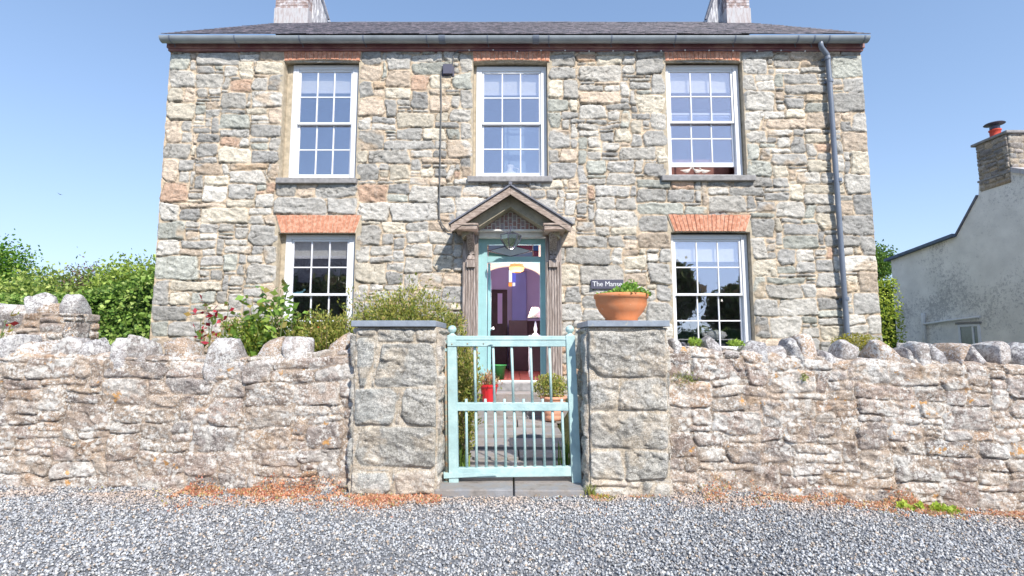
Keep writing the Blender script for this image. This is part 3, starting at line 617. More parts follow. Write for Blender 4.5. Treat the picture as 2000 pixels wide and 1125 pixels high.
a_, b_ = P(994, 626, 12.3), P(1030, 655, 12.3); MB().box(a_.x, b_.x, 12.2, 12.9, zth, a_.z).prism([(12.1, zth), (12.9, zth), (12.9, a_.z), (12.5, a_.z)], b_.x, b_.x+.45, 'x').build('stair_bulkhead', M['dark'], house, bevel=.005)
# landing stained window, daylight behind it put in as emission of the panes
sg = empty('stained_window', (0, 0, 0)); sg.parent = house; sg.matrix_parent_inverse = Matrix.Translation(house.location).inverted()
def sgp(x0, x1, y0, y1, c, s):
    a = P(x0, y0, yb); b = P(x1, y1, yb); MB().box(a.x, b.x, yb-.35, yb-.34, b.z, a.z).build('lit_pane', emis('lit_glass', c, s*.62), sg)
sgp(994, 1000, 531, 554, (.8, .85, 1), .9); sgp(1001, 1007, 531, 554, (.1, .12, .6), .8); sgp(993.5, 1000, 555, 562, (1, .35, .05), .9); sgp(1001, 1006, 555, 561.5, (.8, .85, 1), .8)
# pendant lampshade, lit warm
pd = P(1009, 523, 9.9)
pl = empty('pendant_lamp', pd, 'warm glowing pleated pendant shade hanging from the hall ceiling beyond the open door', 'pendant lamp')
sh = MB(); prof = [(.06, .09), (.12, .07), (.15, .0), (.13, -.06), (.07, -.09)]; n = 36; vs = []; fs = []
for r, z in prof:
    for k in range(n): q = 2*math.pi*k/n; rr_ = r*(1+.035*(k % 2)); vs.append((pd.x+rr_*math.cos(q), pd.y+rr_*math.sin(q), pd.z+z))
for i in range(4):
    for k in range(n): fs.append((i*n+k, i*n+(k+1) % n, (i+1)*n+(k+1) % n, (i+1)*n+k))
sh.add(vs, fs).build('lamp_shade', emis('pleated_shade', (.85, .40, .13), .22), pl)
MB().tube([(pd.x, pd.y, pd.z+.08), (pd.x, pd.y, hz)], .006, 6).build('flex', M['plastic'], pl)
lb = bpy.data.lights.new('hall_fill', 'POINT'); lb.energy = 60; lb.color = (1, .82, .78); lb.shadow_soft_size = .12  # fill light added in the air below the pendant to brighten the hall
lo = bpy.data.objects.new('hall_fill', lb); C.objects.link(lo); lo.parent = pl; lo.location = (0, -.3, -.6)
# console table and lamp
tp = P(1046, 655, 9.75)
tb = empty('console_table', (tp.x, 9.75, zth), 'narrow white console table against the right wall of the hall, under the table lamp', 'table')
ttop = tp.z-.0
MB().box(tp.x-.13, hx1-.02, 9.5, 10.15, ttop-.03, ttop).build('tabletop', M['white'], tb, bevel=.004)
for dx in (-.1, hx1-.06-tp.x):
    for dy in (9.54, 10.1): MB().lathe([(.018, 0), (.028, .1), (.016, .14), (.026, .3), (.018, ttop-zth-.03)], (tp.x+dx, dy, zth), 10).build('leg', M['white'], tb)
tl = empty('table_lamp', (tp.x, 9.75, ttop), 'cream cone shaded lamp on the console table in the hall', 'table lamp')
MB().lathe([(.065, 0), (.06, .02), (.02, .05), (.035, .12), (.02, .2), (.012, .27)], (tp.x+.0, 9.75, ttop), 14).build('base', M['ceramic'], tl, smooth=True)
zl = P(1046, 621, 9.75).z
MB().lathe([(.15, 0), (.07, .2), (.068, .2), (.148, 0)], (tp.x, 9.75, zl), 20).build('lamp_shade', M['cream'], tl, smooth=True)
bn = P(975, 745, 10.0)
gbn = empty('green_bin', (bn.x, 9.5, zth), 'green tub holding white laundry on the hall floor just inside the door', 'tub')
MB().lathe([(.10, 0), (.135, .24), (.15, .25), (.15, .26), (.125, .25), (.09, .02)], (bn.x, 9.5, zth), 18).build('tub', M['green'], gbn, smooth=True)

# porch canopy -------------------------------------------------------------
porch = empty('porch', (0, 0, 0)); porch.parent = house; porch.matrix_parent_inverse = Matrix.Translation(house.location).inverted()
YC = 8.02
def c2(px, py, Y=YC): p = P(px, py, Y); return (p.x, p.z)
ap = c2(997, 362); el = c2(880, 436); er = c2(1115, 436)
sl_ = (ap[1]-el[1])/(ap[0]-el[0])
def band(off0, off1, y0, y1, name, mat, ext=0, bev=.006):
    # chevron strip between two downward offsets from the roof line
    for s, e in ((-1, el), (1, er)):
        mb = MB(); ex = e[0]+s*ext; ez = e[1]-abs(sl_)*ext
        mb.prism([(ap[0], ap[1]-off0), (ex, ez-off0), (ex+0*s, ez-off1), (ap[0], ap[1]-off1)][::s], y0, y1, 'y'); mb.build(name, mat, porch, bevel=bev)
band(-.02, .012, YC-.03, YF-.02, 'canopy_slates', M['slate'], .03)
band(.013, .15, YC, YC+.04, 'bargeboard', M['wood2'])
band(.014, .05, YC+.041, YF-.03, 'canopy_boards', M['wood3'])
band(.11, .30, YC+.2, YF-.03, 'inner_rafter', M['wood3'], -.16)
MB().tube([(ap[0], YC-.035, ap[1]+.03), (ap[0], YF-.02, ap[1]+.03)], .03, 8).build('canopy_ridge', M['slate'], porch)
# cornice blocks
for (a, b) in ((889, 932), (1063, 1105)):
    A = c2(a, 436, YC+.02); B = c2(b, 448, YC+.02)
    MB().box(A[0], B[0], YC+.015, YF-.03, B[1], A[1]-.03).box(A[0]-.015, B[0]+.015, YC-.005, YF-.03, A[1]-.03, A[1]+.0).build('cornice', M['wood2'], porch, bevel=.006)
# tympanum of narrow bricks set in white mortar
YT = YF-.12
tb_ = MB(); x0t, zb_t = c2(937, 448, YT); x1t, _ = c2(1059, 448, YT); zap = c2(998, 402, YT)[1]; zsh = c2(998, 441, YT)[1]
rg = random.Random(9); nb = 15
for k in range(nb):
    xa = x0t+(x1t-x0t)*k/nb; xb = xa+(x1t-x0t)/nb-.018; xm = (xa+xb)/2; t = 1-abs(xm-(x0t+x1t)/2)/((x1t-x0t)/2)
    top = zb_t+.03+(zap-zb_t)*.66*math.sqrt(max(0, 1-(1-t)**2)); z = zb_t+.008; first = .05+.05*(k % 2)
    while z < top-.02:
        hh2 = min(first, top-z); first = .1; p = rg.uniform(0, .008); tb_.box(xa, xb, YT-p, YT+.05, z, z+hh2-.016); z += hh2
tym = tb_.build('tympanum_brick', M['tbrick'] if 'tbrick' in M else nmat('tympanum_brick', (.42, .24, .20), .9, 9, .45, .4, 60, col2=(.30, .26, .27)), porch, bevel=.003)
MB().prism([(x0t-.03, zb_t), (x1t+.03, zb_t), (x1t+.03, zsh), ((x0t+x1t)/2, zap+.01), (x0t-.03, zsh)], YT+.012, YF-.03, 'y').build('tympanum_mortar', M['whitemortar'], porch)
for s, xe in ((-1, x0t), (1, x1t)):
    xm = (x0t+x1t)/2
    MB().prism([(xm, zap+.03), (xe-s*-.02, zsh+.02), (xe-s*-.02, zsh), (xm, zap)][::s], YT-.04, YT+.01, 'y').build('tympanum_trim', M['plaster'], porch, bevel=.003)
MB().box(x0t-.04, x1t+.04, YT-.02, YF-.03, zb_t-.03, zb_t-.002).build('tympanum_ledge', M['plaster'], porch, bevel=.003)
# pilasters and scroll brackets
for s, (pa, pb) in ((-1, (902, 933)), (1, (1067, 1098))):
    a = P(pa, 600, YF-.13); b = P(pb, 600, YF-.13); zt_ = c2(900, 449, YC+.1)[1]; pm = MB(); zb0 = .40
    pm.box(a.x, b.x, YF-.09, YF+.0, zb0, zt_)
    nf = 6; wd = (b.x-a.x)
    for k in range(nf):
        c = a.x+wd*(k+.5)/nf; pm.lathe([(.017, zb0+.1), (.017, zt_-.46)], (c, YF-.092, 0), 8)
    pm.box(a.x-.015, b.x+.015, YF-.13, YF-.0901, zb0, zb0+.14)
    pm.build('pilaster', M['wood'], porch, bevel=.003)
    c = (a.x+b.x)/2-.012*s; bw = .062; zt2 = zt_
    pr = []
    for t in np.linspace(0, 1, 16): pr.append((YF-.09-.30*(1-t)**1.6-.035*math.sin(t*math.pi*2.2), zt2-.42*t))
    pr += [(YF-.09, zt2-.44), (YF-.09, zt2)]
    MB().prism(pr, c-bw, c+bw, 'x').build('bracket', M['wood'], porch, bevel=.006)
    MB().prism([(y_-.006, z_) for y_, z_ in pr[:16]]+[(YF-.09, zt2-.43), (YF-.09, zt2-.01)], c-.02, c+.02, 'x').build('bracket_rib', M['wood'], porch, bevel=.004)
    MB().box(c-bw-.01, c+bw+.01, YF-.15, YF-.0901, zt2-.56, zt2-.44).build('bracket_foot', M['wood'], porch, bevel=.008)
# hanging glass lantern
lp = P(997, 472, 8.3)
ln = empty('porch_lantern', lp, 'faceted green tinted glass lantern hanging under the door canopy', 'lantern')
MB().lathe([(.05, .16), (.175, .10), (.165, .03), (.085, -.09), (.05, -.12), (.0, -.13)], lp, 7).build('glass_shade', glass_mat('lantern_glass', .5, (.85, .95, .93), (.62, .72, .70), .25), ln)
fr = MB()
for k in range(7):
    q = 2*math.pi*k/7; fr.tube([(lp.x+r*math.cos(q), lp.y+r*math.sin(q), lp.z+z) for r, z in ((.05, .16), (.177, .10), (.167, .03), (.087, -.09), (.05, -.12))], .008, 5)
fr.lathe([(.178, .095), (.182, .105), (.17, .108)], lp, 7).tube([(lp.x, lp.y, lp.z+.15), (lp.x, lp.y, lp.z+.26)], .01, 6).build('frame', M['plastic'], ln)
MB().lathe([(0, .06), (.04, .03), (.045, -.02), (0, -.06)], lp+Vector((0, 0, .02)), 12).build('bulb', M['ceramic'], ln, smooth=True)
# house name plate
a = P(1154, 546, YF-.06); b = P(1218, 564, YF-.06)
sign = empty('name_plate', ((a.x+b.x)/2, YF-.05, (a.z+b.z)/2), 'dark grey plate with white lettering fixed to the stone wall behind the terracotta bowl', 'sign')
MB().box(a.x, b.x, YF-.062, YF-.045, b.z, a.z).build('plate', M['plastic'], sign, bevel=.003)
fc = bpy.data.curves.new('lettering', 'FONT'); fc.body = 'The Manse'; fc.size = .145; fc.align_x = 'CENTER'; fc.align_y = 'CENTER'; fc.extrude = .002
fo = bpy.data.objects.new('lettering', fc); C.objects.link(fo); bpy.context.view_layer.update()
me = bpy.data.meshes.new_from_object(fo.evaluated_get(bpy.context.evaluated_depsgraph_get())); bpy.data.objects.remove(fo)
xs = [v.co.x for v in me.vertices]; k = (b.x-a.x)*.90/(max(xs)-min(xs))
me.transform(Matrix.Translation(((a.x+b.x)/2, YF-.066, (a.z+b.z)/2)) @ Matrix.Rotation(R(90), 4, 'X') @ Matrix.Diagonal((k, 1.05*k, 1, 1)))
link('lettering', me, M['white'], sign)

# ------------------------------------------------------------------ ground, path, steps
def gz_(x, y):
    x = np.asarray(x, float); y = np.asarray(y, float)
    b = -.068*np.clip(x-1.9, 0, 6)+.014*np.clip(-x-1.0, 0, 8)
    return b+(sstep(4.75, 8.0, y)*.38+sstep(4.7, 4.9, y)*.03)*sstep(.6, .95, abs(x))
gx = np.concatenate([[-400, -150, -60, -25], np.linspace(-12, 14, 209), [25, 60, 150, 400]]); gy_ = np.concatenate([[-400, -100, -30, -8], np.linspace(0, 14, 90), [25, 60, 150, 400]])
A, B = np.meshgrid(gx, gy_); Zg = gz_(A, B)+.012*(fbm(A*1.3, B*1.3, 4, 3)-.5)*(B < 4.6)
gcol = np.where(((B < 4.72) & (B > -6))[..., None], np.array([.24, .25, .27]), np.array([.10, .11, .04]))
gm = nmat('ground_gravel', (.3, .3, .3), .9, 30, .5, 1, 70, attr=True, bdist=.03)
tag(npmesh('ground', np.stack([A, B, Zg], -1).reshape(-1, 3), gridfaces(len(gx), len(gy_)), gm, None, gcol.reshape(-1, 3), True), kind='structure')
# loose gravel
rng = np.random.RandomState(1)
n = 98000; gxp = rng.uniform(-5.6, 5.6, n); gyp = rng.uniform(2.55, 4.66, n); kp = (np.abs(gxp) < .75+gyp*1.08) & ~((np.abs(gxp) < .72) & (gyp > 4.46)); gxp = gxp[kp]; gyp = gyp[kp]; n = len(gxp)
cube = np.array([(x, y, z) for x in (-1, 1) for y in (-1, 1) for z in (-1, 1)], float)
cf = np.array([(0, 1, 3, 2), (4, 6, 7, 5), (0, 4, 5, 1), (2, 3, 7, 6), (0, 2, 6, 4), (1, 5, 7, 3)])
sz = .0036+.0066*rng.rand(n)**1.8; dims = sz[:, None]*np.stack([rng.uniform(.8, 1.6, n), rng.uniform(.6, 1.1, n), rng.uniform(.4, .9, n)], -1)
vs = cube[None]*dims[:, None]*rng.uniform(.55, 1.1, (n, 8, 3)); vs[:, 1::2, :2] *= .75
def randrot(n, rng, tilt=None):
    q = rng.normal(size=(n, 4)); 
    if tilt is not None: q[:, 1:3] *= tilt
    q /= np.linalg.norm(q, axis=1)[:, None]; a, b, c, d = q.T
    return np.stack([1-2*(c*c+d*d), 2*(b*c-a*d), 2*(b*d+a*c), 2*(b*c+a*d), 1-2*(b*b+d*d), 2*(c*d-a*b), 2*(b*d-a*c), 2*(c*d+a*b), 1-2*(b*b+c*c)], -1).reshape(n, 3, 3)
vs = np.einsum('nij,nkj->nki', randrot(n, rng, .45), vs)
pz = gz_(gxp, gyp)+dims[:, 2]*.6+rng.uniform(0, .009, n)
vs += np.stack([gxp, gyp, pz], -1)[:, None]
gp = np.array([(.40, .41, .435), (.52, .525, .53), (.29, .30, .32), (.66, .65, .63), (.37, .35, .34), (.50, .41, .33), (.44, .465, .50)])
gc = gp[rng.choice(7, n, p=[.26, .17, .20, .10, .10, .06, .11])]*rng.uniform(.7, 1.12, (n, 1))*(.82+.36*fbm(gxp*1.1, gyp*2.2, 61, 4))[:, None]
dust = (sstep(.5, .7, fbm(gxp*1.7, gyp*3, 66, 4))*.12*sstep(3.2, 4.2, gyp)+sstep(3.9, 4.55, gyp)*.6*sstep(.35, .6, fbm(gxp*2.5, gyp*5, 67, 3)))[:, None]; gc = gc*(1-dust)+np.array([.56, .42, .32])*dust; gc = gc*1.12
F = (cf[None]+(np.arange(n)*8)[:, None, None]).reshape(-1, 4)
tag(npmesh('gravel', vs.reshape(-1, 3), F, M['rock'], None, np.repeat(gc, 8, 0)), 'loose blue grey gravel chippings covering the forecourt in front of the wall', 'gravel', kind='stuff')
# threshold slabs under the gate
def slab(x0, x1, y0, y1, z0, z1, name='path', mat='slab'): return tag(MB().box(x0, x1, y0, y1, z0, z1).build(name, M[mat], None, bevel=.01), kind='structure')
slab(-.66, .008, 4.5, 5.15, -.05, .052, 'threshold'); slab(.022, .655, 4.49, 5.15, -.05, .05, 'threshold')
rg = random.Random(8); pm = MB(); y = 5.16
while y < 7.68:
    d = min(rg.choice([.42, .55, .65]), 7.7-y); x = -.62
    while x < .62:
        w_ = rg.choice([.4, .55, .7]); w_ = min(w_, .64-x); z = .055+.16*(y-5.16)/2.5
        if w_ > .06: pm.box(x, x+w_-.012, y, y+d-.012, z-.08, z+rg.uniform(0, .008))
        x += w_
    y += d
tag(pm.build('path', M['slab'], None, bevel=.006), kind='structure')
slab(-.85, .85, 7.7, 8.16, .1, .33, 'step'); slab(-.78, .78, 8.14, YF+.3, .2, .49, 'step')
MB().box(fx0-.02, fx1+.02, YF+.0, YD+.16, .49, zth-.001).build('door_sill', M['sill'], house, bevel=.008)
MB().box(ox0, ox1, YD-.01, YD+.11, zth, zth+.025).build('door_threshold', M['plaster'], house, bevel=.004)

# ------------------------------------------------------------------ rocks, garden walls, pillars
def rock(c, s, seed, tilt=0, nu=30, nv=18, yaw=0, p=.40, amp=.26):
    a = np.linspace(0, 2*np.pi, nu, endpoint=False); b = np.linspace(-np.pi/2, np.pi/2, nv); A, B = np.meshgrid(a, b)
    f = lambda v: np.sign(v)*np.abs(v)**p
    V = np.stack([f(np.cos(B))*f(np.cos(A)), f(np.cos(B))*f(np.sin(A)), f(np.sin(B))], -1).reshape(-1, 3)
    rg = np.random.RandomState(seed)
    t = 1-.22*rg.rand()*(V[:, 2:3]*.5+.5)-.12*rg.rand(); V[:, :2] *= t; V[:, 0] += rg.uniform(-.2, .2)*V[:, 2]; V[:, 2] += rg.uniform(-.15, .15)*V[:, 0]
    V *= (1+amp*2*(vn3(V*2.1+seed*3.7, seed % 50)-.5)+.9*amp*(vn3(V*5.2+seed, 3+seed % 40)-.5))[:, None]
    for q in range(9):
        nn = rg.normal(size=3); nn /= np.linalg.norm(nn); e = np.maximum(0, V @ nn-rg.uniform(.62, .95)); V = V-e[:, None]*nn*.93
    V = (V-(V.max(0)+V.min(0))/2)/((V.max(0)-V.min(0))/2)
    V *= np.array(s)/2
    ct, st = math.cos(tilt), math.sin(tilt); V = V @ np.array([[ct, 0, -st], [0, 1, 0], [st, 0, ct]])
    cy, sy = math.cos(yaw), math.sin(yaw); V = V @ np.array([[cy, sy, 0], [-sy, cy, 0], [0, 0, 1]])
    V += np.array(c)
    F = []
    for j in range(nv-1):
        for i in range(nu): F.append((j*nu+i, j*nu+(i+1) % nu, (j+1)*nu+(i+1) % nu, (j+1)*nu+i))
    return V, np.array(F)
GPAL = [(.345, .27, .23), (.385, .31, .26), (.32, .27, .245), (.42, .35, .29), (.43, .295, .205), (.29, .255, .24)]
GW = [22, 24, 14, 14, 12, 7]
GK = [(3.2, .26, .55, .15, .26), (3, .16, .36, .09, .15), (1.0, .10, .24, .05, .08)]
GMORT = (.43, .335, .26)
def garden_wall(name, x0, x1, yf, th, topf, seed, parent, botf=None, kinds=GK, d=.0085):
    W = x1-x0; H = 1.5; U = lines(W, d); V = lines(H+th+.9, d*1.0)
    h, col, m = masonry(U, V, W, H+th+.9, seed, kinds, GPAL, GW, GMORT, smear=.8, gap=.002, relief=.007, rough=.017, edge=.010, warp=.045, mort_amp=.012, tint=.5, groove=.85, lich=.75)
    A, B = np.meshgrid(U, V); X = A+x0; zt = topf(X)
    # unroll: front, top, back
    r = .05; zb = -.35
    front = B < H
    tt = np.clip(B/H, 0, 1); Zf = zb+(zt-zb)*tt
    d2 = np.clip(B-H, 0, th); d3 = np.clip(B-H-th, 0, .9)
    Y = yf+d2; Zz = Zf-d3*1.1
    ny = np.where(front, -1, np.where(B < H+th, 0, 1))*1.0; nz_ = np.where(front, 0, np.where(B < H+th, 1, 0))*1.0
    k1 = np.clip(1-abs(B-H)/r, 0, 1); k2 = np.clip(1-abs(B-H-th)/r, 0, 1)
    Y = Y+k1*r*.35-k2*r*.35; Zz = Zz-(k1+k2)*r*.35
    big = .045*(fbm(A*1.6, B*1.6, seed+40, 2)-.5)
    hh = h+big
    V3 = np.stack([X, Y+ny*hh*(1-k1*.3), Zz+nz_*hh], -1).reshape(-1, 3)
    return npmesh(name, V3, gridfaces(len(U), len(V)), M['garden'], parent, col.reshape(-1, 3), True)
def ccol(seed, n):
    c = np.array([(.36, .33, .325), (.42, .375, .35), (.34, .32, .32), (.46, .34, .25)][seed % 4]); return np.tile(c*(.85+.3*((seed*7) % 10)/10), (n, 1))
YG = 4.62
def topz(px_list, Y): 
    xs = [P(a, b, Y).x for a, b in px_list]; zs = [P(a, b, Y).z for a, b in px_list]
    return lambda X: np.interp(X, xs, zs)
lw = empty('garden_wall', (-3, YG, 0), 'lichen covered rubble wall with upright coping stones left of the gate', 'wall')
garden_wall('wall_body', -6.4, -1.36, YG, .38, topz([(-600, 672), (-100, 686), (60, 692), (300, 694), (480, 700), (600, 694), (700, 684)], YG), 31, lw)
rw = empty('garden_wall', (3, YG, 0), 'lichen covered rubble wall with lumpy coping stones right of the gate, sloping down to the right', 'wall')
garden_wall('wall_body', 1.34, 6.6, YG, .38, topz([(1290, 680), (1450, 686), (1600, 698), (1800, 704), (2000, 713), (2400, 735)], YG), 47, rw)
def cope(par, px0, px1, pt, pb, seed, tilt=0, dy=.37, Y=YG+.19, **k):
    a = P(px0, pt, Y-.15); b = P(px1, pb, Y-.15); c = ((a.x+b.x)/2, Y+random.Random(seed).uniform(-.03, .03), (a.z+b.z)/2)
    V, F = rock(c, (b.x-a.x+.02, dy, a.z-b.z+.03), seed, tilt, **k)
    npmesh('coping_stone', V, F, M['coping'], par, ccol(seed, len(V)), True)
L_ = [(-110, -70, 655, 735, 0), (-66, -25, 665, 730, .1), (-20, 22, 652, 745, .15), (26, 60, 667, 742, -.1), (60, 84, 690, 742, 0), (88, 136, 658, 752, .34), (143, 190, 665, 748, -.3), (194, 214, 690, 738, 0), (218, 252, 662, 742, .1), (248, 290, 655, 742, -.05), (292, 314, 694, 742, 0),
      (316, 364, 664, 750, -.32), (370, 402, 702, 748, .1), (408, 462, 662, 748, .06), (466, 496, 702, 742, .0), (498, 545, 655, 735, .38), (520, 550, 690, 742, .1), (556, 600, 657, 742, -.15), (606, 634, 688, 736, 0), (638, 676, 651, 736, .05), (672, 692, 676, 730, .0)]
for i, (a, b, c, d, t) in enumerate(L_): cope(lw, a, b, c, d, 100+i, t)
R_ = [(1310, 1344, 664, 716, .05), (1346, 1376, 686, 722, 0), (1381, 1416, 658, 722, -.05), (1420, 1448, 686, 722, 0), (1454, 1498, 668, 722, .2), (1502, 1538, 678, 722, 0), (1540, 1566, 662, 722, -.1), (1562, 1602, 654, 722, -.1), (1606, 1634, 686, 722, 0), (1638, 1682, 664, 716, .1), (1684, 1708, 702, 722, 0),
      (1714, 1762, 662, 730, -.38), (1766, 1786, 680, 722, 0), (1788, 1822, 670, 730, .1), (1820, 1854, 674, 730, .0), (1858, 1906, 672, 728, .1), (1910, 1946, 676, 742, -.4), (1952, 1980, 669, 718, 0), (1984, 2032, 671, 722, 0), (2036, 2090, 675, 730, .1), (2090, 2150, 672, 735, .1)]
for i, (a, b, c, d, t) in enumerate(R_): cope(rw, a, b, c, d, 200+i, t)
# taller return wall behind on the left
YS = 6.3
sw = empty('return_wall', (-5.9, YS, 0), 'taller lichen speckled stone wall end standing behind the left garden wall', 'wall')
xe = P(146, 620, YS).x
h0 = P(100, 612, YS).z
def sheet_box(name, x0, x1, y0, y1, z0, z1, seed, parent, mat, kinds, pal, wts, mort, d=.012, pre=(), pcol=None, **kw):
    # perimeter-unrolled stonework: front, right, back, left
    W = x1-x0; D = y1-y0; L = 2*(W+D); H = z1-z0; U = lines(L, d, [W, W+D, 2*W+D]); V = lines(H, d)
    h, col, m = masonry(U, V, L, H, seed, kinds, pal, wts, mort, pre=pre, pcol=pcol, **kw)
    A, B = np.meshgrid(U, V); r = .03
    X = np.select([A <= W, A <= W+D, A <= 2*W+D], [x0+A, x1+0*A, x1-(A-W-D)], x0+0*A); Y = np.select([A <= W, A <= W+D, A <= 2*W+D], [y0+0*A, y0+(A-W), y1+0*A], y1-(A-2*W-D))
    nx = np.select([A <= W, A <= W+D, A <= 2*W+D], [0*A, 1+0*A, 0*A], -1+0*A); ny = np.select([A <= W, A <= W+D, A <= 2*W+D], [-1+0*A, 0*A, 1+0*A], 0*A)
    kc = np.zeros_like(A)
    for c in (0, W, W+D, 2*W+D, L): kc = np.maximum(kc, np.clip(1-abs(A-c)/r, 0, 1))
    cx, cy = (x0+x1)/2, (y0+y1)/2; h = h*(1-.6*kc); h[:, 0] = h[:, -1] = (h[:, 0]+h[:, -1])/2
    kk = kc**2*.012*(1+2*vn(B*9, B*0+seed, 3)); X = X+nx*h-np.sign(X-cx)*kk*(abs(abs(X-cx)-W/2) < r+.001); Y = Y+ny*h-np.sign(Y-cy)*kk*(abs(abs(Y-cy)-D/2) < r+.001)
    V3 = np.stack([X, Y, B+z0], -1).reshape(-1, 3)
    o = npmesh(name, V3, gridfaces(len(U), len(V)), mat, parent, col.reshape(-1, 3), True)
    ot = npmesh(name+'_top', np.array([(x0+.02, y0+.02, z1-.001), (x1-.02, y0+.02, z1-.001), (x1-.02, y1-.02, z1-.001), (x0+.02, y1-.02, z1-.001)]), np.array([(0, 1, 2, 3)]), mat, parent, np.tile(np.array(mort), (4, 1)))
    return o
sheet_box('wall_body', -8.2, xe, YS, YS+.4, -.1, h0, 61, sw, M['garden'], GK, GPAL, GW, GMORT, relief=.018, gap=.008, warp=.03)
for i, (a, b, c, d, t) in enumerate([(-60, -5, 590, 640, .1), (-10, 48, 596, 640, 0), (44, 82, 572, 634, -.1), (76, 122, 590, 640, .1), (112, 149, 576, 650, 0), (-120, -62, 585, 640, 0)]): cope(sw, a, b, c, d, 300+i, t, Y=YS+.2, dy=.36)

def pillar(pxa, pxb, label, blocks, seed, cx0, cx1, cols):
    Yp = 4.5; a = P(pxa, 800, Yp).x; b = P(pxb, 800, Yp).x; zt = P(pxa, 640, Yp).z; D = .64
    p = empty('gate_pillar', ((a+b)/2, Yp, 0), label, 'gate pillar')
    z0 = -.12; pre = []
    for (u0, u1, y0, y1) in blocks:
        q0 = P(u0, y1, Yp); q1 = P(u1, y0, Yp); pre.append((q0.x-a, q1.x-a, max(q0.z-z0, 0), q1.z-z0))
    W = b-a
    z = 0; k = 0
    while z < 1.5:                                        # big quoins on the returns
        hq = (.26, .34, .30)[k % 3]; s = .36 if k % 2 else .28
        pre += [(W+.0, W+s, z, z+hq), (W+s, W+D, z, z+hq), (2*W+D, 2*W+D+s, z, z+hq), (2*W+D+s, 2*W+2*D, z, z+hq)]; z += hq; k += 1
    kinds = [(2, .25, .4, .16, .25), (1, .12, .25, .08, .14)]
    pal = [(.35, .34, .31), (.40, .38, .34), (.50, .43, .36), (.31, .315, .30)]
    sheet_box('stonework', a, b, Yp, Yp+D, z0, zt, seed, p, M['pillar'], kinds, pal, [3, 3, 2, 1], (.54, .46, .36), d=.0085, pre=pre, pcol=dict(enumerate(cols)), smear=.6, cell=(.03, .025), gap=.006, relief=.015, rough=.018, edge=.014, warp=.02, tint=.2, groove=.35, lich=.35)
    c0 = P(cx0, 627, Yp-.04).x; c1 = P(cx1, 627, Yp-.04).x; ct = P(1000, 626, Yp-.04).z
    MB().box(c0, c1, Yp-.045, Yp+D+.05, ct-.052, ct).build('cap', M['cap'], p, bevel=.004)
    MB().box(a+.03, b-.03, Yp+.02, Yp+D-.02, zt-.02, ct-.053).build('bed_mortar', M['mortar'], p)
    return ct
CT = pillar(686, 856, 'left gate pillar of large rough blocks under a bare slate cap', [(693, 733, 657, 757), (738, 856, 668, 757), (690, 775, 760, 832), (782, 856, 760, 832), (688, 856, 835, 915), (684, 765, 918, 968), (768, 856, 918, 968)], 71, 686, 851, [3, 0, 3, 0, 0, 3, 2])
pillar(1147, 1308, 'right gate pillar of squared granular blocks carrying the terracotta bowl', [(1147, 1308, 645, 738), (1147, 1206, 741, 802), (1209, 1308, 741, 802), (1147, 1308, 805, 876), (1147, 1216, 879, 940), (1219, 1308, 879, 940)], 83, 1147, 1308, [1, 0, 1, 1, 1, 0])

# ------------------------------------------------------------------ gate
YQ = 4.76
gate = empty('garden_gate', P(880, 945, YQ), 'pale turquoise wooden gate with round spindles and ball topped posts between the stone pillars', 'gate')
def qq(px, py): return P(px, py, YQ)
def post(pxt, pxb, pyb, wpx):
    t = qq(pxt, 655); b = qq(pxb, pyb); w_ = wpx*YQ/1000; m_ = MB()
    m_.add([Vector((q.x+sx*w_/2*(1 if q is b else .96), YQ+sy*.04, q.z)) for q in (b, t) for sx, sy in ((-1, -1), (1, -1), (1, 1), (-1, 1))], [(3, 2, 1, 0), (4, 5, 6, 7), (0, 1, 5, 4), (1, 2, 6, 5), (2, 3, 7, 6), (3, 0, 4, 7)])
    m_.lathe([(.038, 0), (.03, .008), (.018, .018), (.02, .024), (.034, .036), (.041, .055), (.034, .078), (.018, .09), (0, .094)], t-Vector((0, 0, .001)), 16)
    return m_.build('gate_post', M['gate'], gate, bevel=.004)
post(883, 887, 944, 18); post(1113, 1126, 941, 18)
def rail(pl, pr_, y0, y1, d0=.028, dy=0):
    a = qq(pl, y0); b = qq(pr_, y0+dy); c = qq(pl, y1); d = qq(pr_, y1+dy)
    return MB().add([Vector((v.x, YQ+s*d0, v.z)) for v in (a, b, d, c) for s in (-1, 1)], [(0, 2, 3, 1), (2, 4, 5, 3), (4, 6, 7, 5), (6, 0, 1, 7), (0, 6, 4, 2), (1, 3, 5, 7)])
rail(890, 1105, 656, 677).build('rail', M['gate'], gate, bevel=.006); rail(893, 1111, 786, 802).build('rail', M['gate'], gate, bevel=.006); rail(895, 1118, 913, 932, dy=-3).build('rail', M['gate'], gate, bevel=.006)
rail(890, 1105, 661, 664, .034).build('rail_moulding', M['gate'], gate, bevel=.002)
top5 = [927, 963, 999, 1036, 1073]; up5b = [929, 966, 1003, 1040, 1077]
for a, b in zip(top5, up5b): MB().tube([qq(a, 674), qq(b, 790)], .0125, 10).build('spindle', M['gate'], gate, smooth=True)
for k in range(11):
    a = 910.5+k*18.65; b = 912+k*19.0
    MB().tube([qq(a, 779 if k % 2 == 0 else 788), qq(b, 916)], .0125, 10).build('spindle', M['gate'], gate, smooth=True)
st = MB(); a = qq(888, 671); st.prism([(qq(875, 667).x, qq(875, 667).z), (qq(950, 667).x, qq(950, 667).z), (qq(965, 671).x, qq(965, 671).z), (qq(950, 676).x, qq(950, 676).z), (qq(875, 676).x, qq(875, 676).z)][::-1], YQ-.05, YQ-.041, 'y')
st.build('hinge_strap', M['gate'], gate, bevel=.002)
for px, py in ((884, 672), (914, 671), (945, 671)):
    MB().lathe([(.008, 0), (.006, .006), (0, .008)], qq(px, py)+Vector((0, -.05, 0)), 8, Matrix.Rotation(R(90), 4, 'X')).build('bolt', M['rust'], gate)
